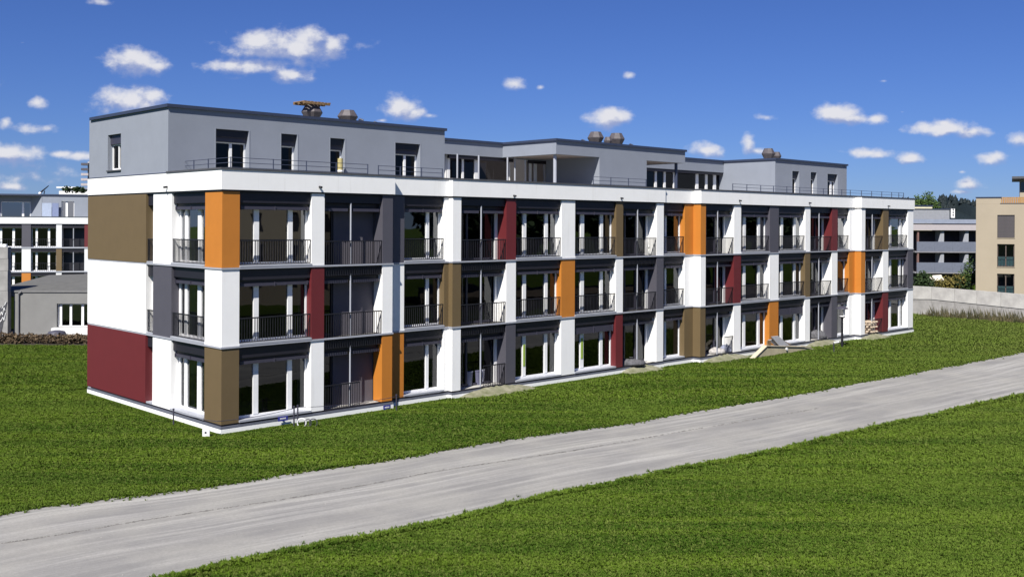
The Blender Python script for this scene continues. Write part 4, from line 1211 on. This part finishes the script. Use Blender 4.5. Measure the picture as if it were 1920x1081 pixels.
MB().box(Tt_, at_x(1875), 14, -.03, .3, zt_(382.4), zt_(381)).build('roof_edge', terr, TB)
blind = mat('roller_blind', (.062,.054,.058), .6, .05)
for k, (ya, yb) in enumerate(ws):
    w = MB().box(Tt_, o0-.04, o1+.04, -.04, .0-.003, zt_(yb)-.05, zt_(yb)-.002).build('window', tan, TB)
    fr = pane_grid(Tt_, o0+.01, o1-.01, .17, zt_(yb)+.01, zt_(ya)-.01, [((o0+o1)/2, .09)] if k else [], TB, frame_m=mat('brown_frame', (.10,.075,.065), .5), gm=glass_c)
    if k == 0:
        n_ = 16
        for i in range(n_):
            zz0 = zt_(yb)+.04 + (zt_(ya)-zt_(yb)-.06)*i/n_
            MB().box(Tt_, o0+.02, o1-.02, .09, .12+.0*i, zz0, zz0+(zt_(ya)-zt_(yb)-.06)/n_*.93).build('blind_slat', blind, fr)
    else:
        mb = MB()
        for i in range(8):
            q0 = o0+.08 + (o1-o0-.16)*i/8; q1 = q0+(o1-o0-.16)/8
            mb.raw([Tt_(q0,.3+(.05 if i%2 else 0),zt_(yb)+.05), Tt_(q1,.3+(0 if i%2 else .05),zt_(yb)+.05), Tt_(q1,.3+(0 if i%2 else .05),zt_(yb)+1.0), Tt_(q0,.3+(.05 if i%2 else 0),zt_(yb)+1.0)], [(0,1,2,3)])
        mb.build('curtain', mat('teal_curtain', (.22,.40,.42), .8), fr)
        rr_ = MB().box(Tt_, o0+.02, o1-.02, .04, .07, zt_(yb)+1.0, zt_(yb)+1.05)
        for i in range(12): q = o0+.05+(o1-o0-.1)*i/11; rr_.box(Tt_, q-.012, q+.012, .045, .065, zt_(yb)+.02, zt_(yb)+1.0)
        rr_.build('balcony_railing', dark, TB)
        MB().box(Tt_, 0.5, 8, .4+1.8, .5+1.8, zt_(yb)-.1, zt_(ya)+.1).build('room_back_wall', room, TB)
tw = mat('orange_timber', (.36,.20,.07), .8, .15, 5)
fr = MB().box(Tt_, at_x(1876), at_x(1960), .05, .12, zt_(371.5), zt_(370)).build('timber_fence', tw, TB)
for i in range(24):
    q = at_x(1876) + i*.19; MB().box(Tt_, q, q+.16, .06, .10, zt_(381), zt_(371.6)+.06*(i % 2)).build('slat', tw, fr)
MB().box(Tt_, at_x(1912), 14, 1.5, 8, zt_(382), zt_(336)).build('penthouse_wall', tan, TB)
MB().box(Tt_, at_x(1897), 14, .3, 9, zt_(335.8), zt_(331.5)).build('penthouse_roof', terr, TB)
MB().box(Tt_, at_x(1914), at_x(1925), 1.42, 1.49, zt_(358), zt_(342)).build('penthouse_window', glass_d, TB)

# grey apartment house with balconies
AY = 140.0
aq_ = at(1712, 512, AY)
AB = thing('balcony_building', 'grey apartment house with two rows of blue grey balconies behind the garden wall', 'apartment building', (aq_[0]+5, AY, ZG))
Ta = lambda a, b, z: (aq_[0]+a, AY+b, z)
aa = lambda x: (x-1712)*AY/F
za = lambda y: z_at(1770, y, AY)
def ab_(x0, x1, b0, b1, y0, y1, m, nm): return MB().box(Ta, aa(x0), aa(x1), b0, b1, za(y0), za(y1)).build(nm, m, AB)
ab_(1690, 1850, 2.2, 2.5, 560, 432, mat('rear_dark', (.035,.03,.035), .8), 'recessed_wall')
ab_(1690, 1850, -.3, 6, 431.5, 421, pink, 'roof_fascia')
ab_(1690, 1850, -.1, 6, 420.8, 419, anth, 'shadow_gap')
ab_(1700, 1850, .3, .6, 418.8, 411, mat('pale_blue_wall', (.22,.25,.32), .85), 'roof_parapet')
ab_(1690, 1786, 1.0, 5, 411, 392, mat('grey_metal_cladding', (.24,.25,.275), .7), 'plant_room')
ab_(1690, 1796, .9, 5.1, 391.9, 390.8, coping, 'plant_room_roof')
ab_(1788, 1795, .8, 1.0, 408, 391, plast_w, 'duct_panel')
for k in range(3): ab_(1790.6, 1792.6, .74, .79, 404-5*k, 401.2-5*k, dark, 'duct_hole')
for (yt, yb) in ((453, 471), (492, 510)):
    for i in range(5):
        x0 = 1719 + i*33.2; ab_(x0, x0+33.0, -.1, .05, yb, yt, farblue, 'balcony_front')
    ab_(1715, 1850, -.15, 2.2, yb+2.4, yb+.2, mat('slab_grey', (.2,.2,.22), .8), 'balcony_slab')
for x in (1766, 1812):
    for (y0, y1) in ((471, 433), (510, 475)):
        MB().box(Ta, aa(x), aa(x+4.5), .06, 2.2, za(y0), za(y1)).build('dividing_wall', mat('divider', (.28,.29,.32), .85), AB)
        p3 = [(aa(x-11), y0), (aa(x-.1), y0), (aa(x-.1), y1+2), (aa(x-1.2), y1+2)]
        mb = MB(); mb.raw([Ta(a, .08, za(y)) for a, y in p3] + [Ta(a, .2, za(y)) for a, y in p3], [(0,1,2,3), (7,6,5,4), (0,4,5,1), (1,5,6,2), (2,6,7,3), (3,7,4,0)])
        mb.build('raked_fin', mat('divider', (.28,.29,.32), .85), AB)
MB().box(Ta, aa(1720), aa(1723), -.05, .3, za(512), za(433)).build('corner_post', mat('reddish_post', (.16,.09,.08), .8), AB)
MB().box(Ta, aa(1690), aa(1850), 1.0, 2.2, za(560), za(514)).build('ground_floor_wall', mat('rear_dark', (.035,.03,.035), .8), AB)
# cream wall + awning
CB = thing('cream_building', 'cream upper wall of a house rising behind the balconies building, beside the tree', 'house', (at(1725, 390, 150)[0], 150, ZG))
Tcb = lambda a, b, z: (at(1725, 390, 150)[0]+a, 150+b, z)
MB().box(Tcb, -3, 1.75, 0, 5, ZG, z_at(1725, 386.5, 150)).build('wall', mat('cream', (.62,.58,.42), .9), CB)
MB().box(Tcb, -3.1, 1.85, -.1, 5.1, z_at(1725, 386.4, 150), z_at(1725, 384.5, 150)).build('roof', coping, CB)
aw_ = at(1754, 520, 133)
AWN = thing('awning', 'pale cream awning spread below the lower balconies, above the garden wall', 'awning', (aw_[0], 133, z_at(1754, 530, 133)))
MB().hexa([at(1741,517,136), at(1765,515.5,136), at(1772,526,132.5), at(1749,526.5,132.5), at(1741,516.4,136), at(1765,514.9,136), at(1772,525.3,132.5), at(1749,525.8,132.5)]).build('canopy', mat('awning_cloth', (.72,.66,.55), .8), AWN)
for x in (1750, 1771): MB().tube(at(x, 526, 132.6), at(x, 545, 132.6), .05).build('pole', anth2, AWN)
for i, (x, y, w, h, m, lab) in enumerate(((1728,540,1.6,2.2,leaf_d,'dark bush at the corner of the main block, above the garden wall'),
        (1775,543,2.3,1.7,leaf_y,'yellowish bush below the cream awning'),
        (1822,545,1.9,4.2,leaf_a,'tall green bush beside the tan building'), (1798,545,1.5,1.6,leaf_d,'dark bush between the yellowish one and the tan building'))):
    c = at(x, y, 118); bush(lab, (c[0], 118, ZG), w, 1.3, h + (z_at(x, y, 118)-ZG)*1.0, m, 60+i, 1500, .14)
c = at(1739, 400, 175)
tree('round green tree showing above the roofs right of the main block', 'tree', (c[0], 175, ZG), z_at(1739, 357, 175)-ZG, 3.0, leaf_a, 3, 5200, .2)
c = at(1722, 400, 178)
tree('smaller green tree just left of the round one, above the cream wall', 'tree', (c[0], 178, ZG), z_at(1720, 365, 178)-ZG, 1.7, leaf_a, 4, 2200, .2)
# far wooded hill
hm = leafmat('far_forest', (.006,.011,.014), (.014,.022,.024))  # bluish distance haze is put into the leaf colours
mb = MB(); NX, NY = 220, 12
rr = np.random.default_rng(3)
vsx = np.linspace(-330, 620, NX)
hgt = 4 + 1.8*np.interp(vsx, np.linspace(-330, 620, 24), rr.random(24)) + 1.6*hsh(vsx+700, .12, 7) + 1.5*hsh(vsx+700, .4, 8)
hgt = hgt * np.interp(vsx, [-330, -150, 180, 230, 300, 620], [.15, .15, .25, 1, 1.1, 1.0])
vs = []; fs = []
for j in range(NY):
    t = j/(NY-1)
    for i in range(NX): vs.append((vsx[i], 620 + 90*t, ZG + (hgt[i]*3.55)*sin(t*pi/2)**.7 + (.8*rr.random() if j else -1)))
for j in range(NY-1):
    for i in range(NX-1): a = j*NX+i; fs.append((a, a+1, a+NX+1, a+NX))
mb.raw(vs, fs); mb.build('hills', hm, kind='structure')
rr = random.Random(8); mb = MB()
for i in range(520):
    x = rr.uniform(205, 320); k = np.interp(x, vsx, hgt)*3.55
    t = rr.uniform(.55, 1); z = ZG + k*sin(t*pi/2)**.7
    mb.lathe((x, 620+90*t, z-.5), [(1.0, 0), (rr.uniform(1.2, 2), 1.2), (.9, 2.4), (.15, rr.uniform(3, 4.6))], 6, rr.random()*3)
mb.build('far_woodland', hm, kind='stuff')

# ------------------------------------------------------------------ beyond the picture's right edge: what the panes mirror
RB = thing('tan_house', 'plain tan house with dark windows standing outside the picture, mirrored in the left panes', 'house', (50, 27, ZG))
rd = Vector((-.34, .94)); rn = Vector((-.94, -.34))
def TR_(a, b, z): return (52 + rd.x*a - rn.x*b, 26 + rd.y*a - rn.y*b, z)
wins = []
wl_ = MB(); xs = [-9, -6.2, -4.9, -2.2, -.9, 1.8, 3.1, 5.8, 7.1, 10]
for i in range(0, len(xs), 2): wl_.box(TR_, xs[i], xs[i+1], 0, .4, ZG, 12.5)
for i in range(1, len(xs)-1, 2):
    zc0 = ZG
    for k in range(4): wl_.box(TR_, xs[i], xs[i+1], 0, .4, zc0, 1.0+2.9*k); zc0 = 2.6+2.9*k
    wl_.box(TR_, xs[i], xs[i+1], 0, .4, zc0, 12.5)
wl_.box(TR_, -9, 10, .41, 9, ZG, 12.3)
wl_.build('wall', tan, RB)
for i in range(1, len(xs)-1, 2):
    for k in range(4): MB().box(TR_, xs[i], xs[i+1], .2, .3, 1.0+2.9*k, 2.6+2.9*k).build('window', anth, RB)
mb = MB().prism([(44, 42), (60, 40), (72, 75), (56, 84), (47, 60)], ZG-.2, ZG+1.2)
mb.build('soil_mound', mat('brown_soil', (.10,.075,.05), .95, .3, 2), kind='structure')
for i in range(9):
    tree('broad tree in a row outside the picture, mirrored in the window panes', 'tree', (60+i*2.2, 44+i*5.6, ZG), 10.5 + (i*37 % 5)*.5, 4.6, leaf_d, 90+i, 1500, .45, group='row of trees beyond the right picture edge')

# ------------------------------------------------------------------ things on site
# lamp post
lp = gp(1580, 652)
LP = thing('street_lamp', 'black lamp post with flat hat and white lantern in the grass before the block', 'street lamp', (lp[0], lp[1], ZG))
dl = lp[1]; zl_ = lambda y: z_at(1580, y, dl)
MB().tube((lp[0], lp[1], ZG-.05), (lp[0], lp[1], zl_(595.5)), .085, .07, 10).build('pole', dark, LP)
MB().lathe((lp[0], lp[1], zl_(596)), [(.09, 0), (.2, .06), (.2, .1)], 10).build('collar', dark, LP)
MB().tube((lp[0], lp[1], zl_(593)), (lp[0], lp[1], zl_(591.5)), .17, n=12).build('lantern_base', plast_w, LP)
MB().tube((lp[0]+.12, lp[1], zl_(591)), (lp[0]+.12, lp[1], zl_(579.5)), .05, n=10).build('lamp_glass', plast_w, LP)
MB().tube((lp[0]-.15, lp[1], zl_(591)), (lp[0]-.15, lp[1], zl_(579.5)), .012, n=6).tube((lp[0]+.19, lp[1], zl_(591)), (lp[0]+.19, lp[1], zl_(579.5)), .012, n=6).build('strut', dark, LP)
MB().lathe((lp[0], lp[1], zl_(579.4)), [(.22, 0), (.40, .03), (.36, .08), (.12, .2)], 16).build('hat', anth2, LP)

# ramp-like concrete shaft in front of the right part
VS = -1.62
ru0, ru1, ru2, ru3 = u_at(1413, VS), u_at(1438, VS), u_at(1509, VS), u_at(1530, VS)
RP = thing('concrete_shaft', 'low beige concrete ventilation shaft with sloping ends set in the grass before the block', 'shaft', M((ru0+ru3)/2, VS, ZG))
zA, zB = z_at(1438, 648.5, M(ru1, VS)[1]), z_at(1509, 650, M(ru2, VS)[1])
zr = (zA+zB)/2
beige = mat('beige_concrete', (.42,.37,.25), .9, .1, 2, .2, 20)
rim = mat('rim_pale', (.50,.44,.33), .85)
def slab_u(u0, za_, u1, zb_, t, v0, v1, nm, m, zb0=None, zb1=None):
    MB().hexa([M(u0, v0, za_ if zb0 is None else zb0), M(u1, v0, zb_ if zb1 is None else zb1), M(u1, v1, zb_ if zb1 is None else zb1), M(u0, v1, za_ if zb0 is None else zb0),
               M(u0, v0, za_+t), M(u1, v0, zb_+t), M(u1, v1, zb_+t), M(u0, v1, za_+t)]).build(nm, m, RP)
slab_u(ru0, ZG-.02, ru1, zA-.04, .0, VS, VS+.22, 'side_wall', beige, ZG-.1, ZG-.1)
slab_u(ru1, zA-.04, ru2, zB-.04, .0, VS, VS+.22, 'front_wall', beige, ZG-.1, ZG-.1)
slab_u(ru2, zB-.04, ru3, ZG-.02, .0, VS, VS+.22, 'side_wall', beige, ZG-.1, ZG-.1)
slab_u(ru1, zA-.038, ru2, zB-.038, .03, VS-.012, VS+.23, 'dark_joint', dark)
slab_u(ru1, zA-.006, ru2, zB-.006, .05, VS-.05, VS+.26, 'top_rim', rim)
slab_u(ru0-.1, ZG-.05, ru1-.005, zA-.03, .05, VS-.05, VS+.26, 'side_rim', rim)
slab_u(ru2+.005, zB-.03, ru3+.1, ZG-.05, .05, VS-.05, VS+.26, 'side_rim', rim)
slab_u(ru2+.6, zB-.03, ru3+1.0, ZG-.05, .04, VS+.5, VS+.6, 'rear_rim', rim)
q = u_at(1478, VS-.1); zq = z_at(1478, 654, M(q, VS-.1)[1])
MB().tube(M(q, VS-.07, zq), M(q, VS-.005, zq), .09, n=12).build('round_lamp', plast_w, RP)
# boards leaning on the shaft
BD = thing('board_stack', 'grey and brown boards propped at a slant on the concrete shaft rim', 'boards', M(u_at(1462, VS), VS, zr))
b0_, b1_ = u_at(1447, VS), u_at(1481, VS)
for i, (c, du) in enumerate(((mat('board_grey', (.40,.40,.42), .8), 0), (timber, .35), (mat('board_pale', (.50,.50,.54), .8), -.1))):
    v = VS - .02 + i*.09
    MB().hexa([M(b0_+1.0+du, v, zr+.05), M(b1_+du, v, zr+.05), M(b1_+du, v+.07, zr+.05), M(b0_+1.0+du, v+.07, zr+.05),
               M(b0_+du*.5, v, zr+.72-.1*i), M(b0_+.75+du*.5, v, zr+.72-.1*i), M(b0_+.75+du*.5, v+.07, zr+.72-.1*i), M(b0_+du*.5, v+.07, zr+.72-.1*i)]).build('board', c, BD)
MB().box(Tm, u_at(1441, VS), u_at(1447, VS), VS, VS+.1, zr+.05, zr+.5).build('offcut', timber, BD)

# bent handrail right of the shaft
hr = gp(1552, 662)
HR = thing('bent_pipe', 'bent white topped conduit pipe sticking out of the grass near the lamp post', 'pipe', (hr[0], hr[1], ZG))
zz = z_at(1560, 642, hr[1])
MB().tube((hr[0]+.42, hr[1], ZG), (hr[0]+.40, hr[1], zz), .035, n=8).build('upright', anth2, HR)
MB().tube((hr[0]+.40, hr[1], zz), (hr[0]+.75, hr[1]+.1, zz+.03), .045, n=8).build('elbow', plast_w, HR)

# white sacks and rubbish before the third loggia
def sack(x, y, v, sx, sy, h, m, label, name='sack', cat='sack', seed=1, z0=0.03):
    u = u_at(x, v); p = M(u, v); rr = random.Random(seed)
    t = thing(name, label, cat, (p[0], p[1], z0))
    mb = MB(); n = 14; prof = [(.92, 0), (1.0, h*.3), (.85, h*.7), (.45, h*.95), (.1, h)]
    vs = []
    for k, (r, z) in enumerate(prof):
        for i in range(n):
            a = 2*pi*i/n; j = 1 + rr.uniform(-.14, .14)
            vs.append((p[0] + cos(a)*sx*r*j, p[1] + sin(a)*sy*r*j, z0 + z*(1+rr.uniform(-.12, .12))))
    fs = [(k*n+i, k*n+(i+1) % n, (k+1)*n+(i+1) % n, (k+1)*n+i) for k in range(4) for i in range(n)] + [tuple(range(4*n, 5*n)), tuple(range(n))[::-1]]
    mb.raw(vs, fs); mb.build('body', m, t, smooth=True)
    MB().lathe((p[0]+.05, p[1], z0+h*.88), [(sx*.12, 0), (sx*.05, .05), (sx*.14, .13)], 8).build('tied_neck', m, t)
    return t
sack(1345, 660, -.02, .5, .3, .36, mat('sack_white', (.40,.38,.37), .85, .3, 5, .8, 9), 'white plastic sack slumped on the ground beside the olive brown panel', seed=3, z0=.03)
sack(1362, 664, .0, .4, .28, .42, mat('sack_blue', (.20,.22,.30), .7), 'blue grey plastic heap beside the white sack', seed=5, z0=.03)
sack(1183, 690, .3, .9, .5, .32, mat('rubble', (.10,.10,.11), .95, .3, 8), 'dark rubble heap in the ground floor loggia right of the red panel', 'rubble_heap', 'rubble', 8)
sack(1533, 655, .2, .7, .4, .55, mat('rubble', (.10,.10,.11), .95, .3, 8), 'dark rubble heap in the ground floor loggia beside the grey panel', 'rubble_heap', 'rubble', 9, 0.0)
# timber stack
u = u_at(1630, -.5); ts = thing('timber_stack', 'criss cross stack of pale sawn timber in the ground floor loggia, far right', 'timber', M(u, -.4, ZG))
for k in range(7):
    z = ZG + .05 + k*.17
    for j in range(3):
        o = j*.34 - .34 + random.uniform(-.05, .05)
        sk = random.uniform(-.12, .12)
        m = mat('sawn_timber', (.55,.45,.34), .8, .2, 6)
        if k % 2: MB().hexa([M(u-.55, -.5+o, z), M(u+.55, -.5+o+sk, z), M(u+.55, -.38+o+sk, z), M(u-.55, -.38+o, z), M(u-.55, -.5+o, z+.1), M(u+.55, -.5+o+sk, z+.1), M(u+.55, -.38+o+sk, z+.1), M(u-.55, -.38+o, z+.1)]).build('plank', m, ts)
        else: MB().hexa([M(u+o, -.95, z), M(u+o+.12, -.95, z), M(u+o+.12+sk, .1, z), M(u+o+sk, .1, z), M(u+o, -.95, z+.1), M(u+o+.12, -.95, z+.1), M(u+o+.12+sk, .1, z+.1), M(u+o+sk, .1, z+.1)]).build('plank', m, ts)
# buckets in the ground floor loggia of the third part
for i, (x, m, lab) in enumerate(((879, mat('bucket_grey', (.22,.23,.30), .5), 'grey blue bucket on the left in the ground floor loggia'), (896, mat('bucket_dark', (.10,.10,.16), .5), 'dark bucket in the middle of the three in the ground floor loggia'), (905, mat('bucket_pale', (.45,.46,.55), .5), 'pale slim canister right of the buckets in the ground floor loggia'))):
    p = M(u_at(x, .9), .9, .03)
    t = thing('bucket', lab, 'bucket', p, 'containers left in the loggia')
    r = .22 if i < 2 else .12
    MB().lathe(p, [(r*.8, 0), (r, .62), (r*1.08, .63), (r*1.08, .68)], 14).build('body', m, t)
    MB().tube((p[0]-r, p[1], p[2]+.66), (p[0], p[1]-.05, p[2]+.85), .012, n=5).tube((p[0], p[1]-.05, p[2]+.85), (p[0]+r, p[1], p[2]+.66), .012, n=5).build('handle', dark, t)
# crinkled foil sheets on two balconies
for x, lev, lab in ((1224, 2, 'crumpled pale plastic sheet on the top floor balcony before the grey panel bay'), (1552, 1, 'crumpled pale plastic sheet on the middle floor balcony beside the lamp post bay')):
    pl = 'C' if x < 1300 else 'E'; v = OFF[pl] + .45; u = u_at(x, v); z0 = LV[lev][0] + .03
    t = thing('plastic_sheet', lab, 'plastic sheet', M(u, v, z0))
    mb = MB(); rr = random.Random(int(x)); G = 8; vs = []
    for i in range(G+1):
        for j in range(G+1):
            s, r = i/G-.5, j/G
            vs.append(M(u + s*.75*(1-.4*r) + rr.uniform(-.03, .03), v + .22*r + rr.uniform(-.05, .05), z0 + r*.95 + rr.uniform(-.03, .03)))
    mb.raw(vs, [(i*(G+1)+j, (i+1)*(G+1)+j, (i+1)*(G+1)+j+1, i*(G+1)+j+1) for i in range(G) for j in range(G)])
    mb.build('film', mat('film_pale', (.55,.56,.55), .35), t)
    MB().box(Tm, u-.3, u+.3, v-.12, v+.12, z0, z0+.1).build('folded_edge', mat('film_pale', (.55,.56,.55), .35), t)
# cord barrier, signs, sign plate, cable coil along the near corner
cv = -.75
def stake(x, ytop, ybot, lab, two=False):
    u = u_at(x, cv); p = M(u, cv, ZG); t = thing('barrier_stake', lab, 'stake', p, 'metal stakes of the cord barrier')
    zt0 = z_at(x, ytop, p[1])
    MB().tube((p[0], p[1], ZG-.05), (p[0], p[1], zt0), .03, n=8).build('rod', anth2, t)
    MB().tube((p[0], p[1], zt0-.02), (p[0], p[1], zt0+.03), .045, n=8).build('cap', anth2, t)
    return (p[0], p[1], zt0-.06)
k1 = stake(553, 762, 802, 'dark metal stake left of the pair at the white ground floor pillar')
k2 = stake(560, 760, 802, 'dark metal stake right of the pair at the white ground floor pillar')
k3 = stake(745, 740, 778, 'dark metal stake standing before the orange ground floor panels')
k0v = v_at(327, -.6); k0 = M(-.6, k0v, ZG)
t = thing('barrier_stake', 'short dark stake on the left end wall side by the white plinth', 'stake', k0, 'metal stakes of the cord barrier')
MB().tube((k0[0], k0[1], ZG), (k0[0], k0[1], ZG+.62), .028, n=8).build('rod', anth2, t)
MB().tube((k0[0], k0[1], ZG+.6), (k0[0], k0[1], ZG+.66), .04, n=8).build('cap', anth2, t)
kc = M(-.5, cv+.1, ZG+.62)
cord = MB()
def sag(p, q, s, n=14):
    p, q = Vector(p), Vector(q); pr = p
    for i in range(1, n+1):
        f_ = i/n; c = p.lerp(q, f_) - Vector((0, 0, s*4*f_*(1-f_))); cord.tube(pr, c, .011, n=5); pr = c
sag((k0[0], k0[1], ZG+.55), kc, .05); sag(kc, k1, .06); cord.tube(k1, k2, .011, n=5); sag(k2, k3, .10); sag(k3, M(u_at(832, -.3), -.3, .18), .08)
tag(cord.build('cord', anth2), 'thin dark cord strung between the stakes round the near corner', 'cord')
for x, y, w, lab in ((532, 784, 17, 'small blue sign plate with white lettering below the large ground floor window'), (727, 763, 15, 'small blue sign plate with white lettering below the orange corner panel'), (418, 0, 0, '')):
    if w == 0: continue
    u = u_at(x, -.16); p = M(u, -.16); z = z_at(x, y, p[1]); hw = w*.0255/2
    t = thing('sign_plate', lab, 'sign', (p[0], p[1], z), 'blue sign plates at the plinth')
    MB().box(Tm, u-hw, u+hw, -.18, -.16, z-.09, z+.09).build('plate', blue_s, t)
    mb = MB()
    for i in range(7): mb.box(Tm, u-hw*.62+i*hw*.18, u-hw*.62+i*hw*.18+hw*.11, -.186, -.181, z-.02, z+.035)
    mb.build('lettering', plast_w, t)
    MB().box(Tm, u-.03, u+.03, -.16, -.03, z-.03, z+.03).build('bracket', anth2, t)
p = gp(388, 819); SP = thing('marker_sign', 'small white square marker with a black arrow in the grass at the near corner', 'sign', (p[0], p[1], ZG))
Ts = lambda a, b, z: (p[0]+a, p[1]+b, ZG+z)
MB().box(Ts, -.13, .13, 0, .05, .02, .30).build('plate', plast_w, SP)
MB().raw([Ts(-.045, -.006, .12), Ts(.06, -.006, .17), Ts(-.045, -.006, .22)], [(0, 1, 2)]).build('arrow', dark, SP)
MB().box(Ts, -.02, .02, .01, .04, -.1, .02).build('stake', dark, SP)
p = gp(567, 801); CC = thing('cable_coil', 'coiled pale cable lying in the grass at the foot of the stakes', 'cable', (p[0], p[1], ZG))
for i, (ox, r) in enumerate(((0, .17), (.24, .13), (.45, .15))):
    mb = MB(); n = 18
    for k in range(n):
        a, b_ = 2*pi*k/n, 2*pi*(k+1)/n
        mb.tube((p[0]+ox+cos(a)*r, p[1]+.05, ZG+.18+sin(a)*r), (p[0]+ox+cos(b_)*r, p[1]+.05, ZG+.18+sin(b_)*r), .02, n=5)
    mb.build('loop', plast_w if i == 0 else anth2, CC)
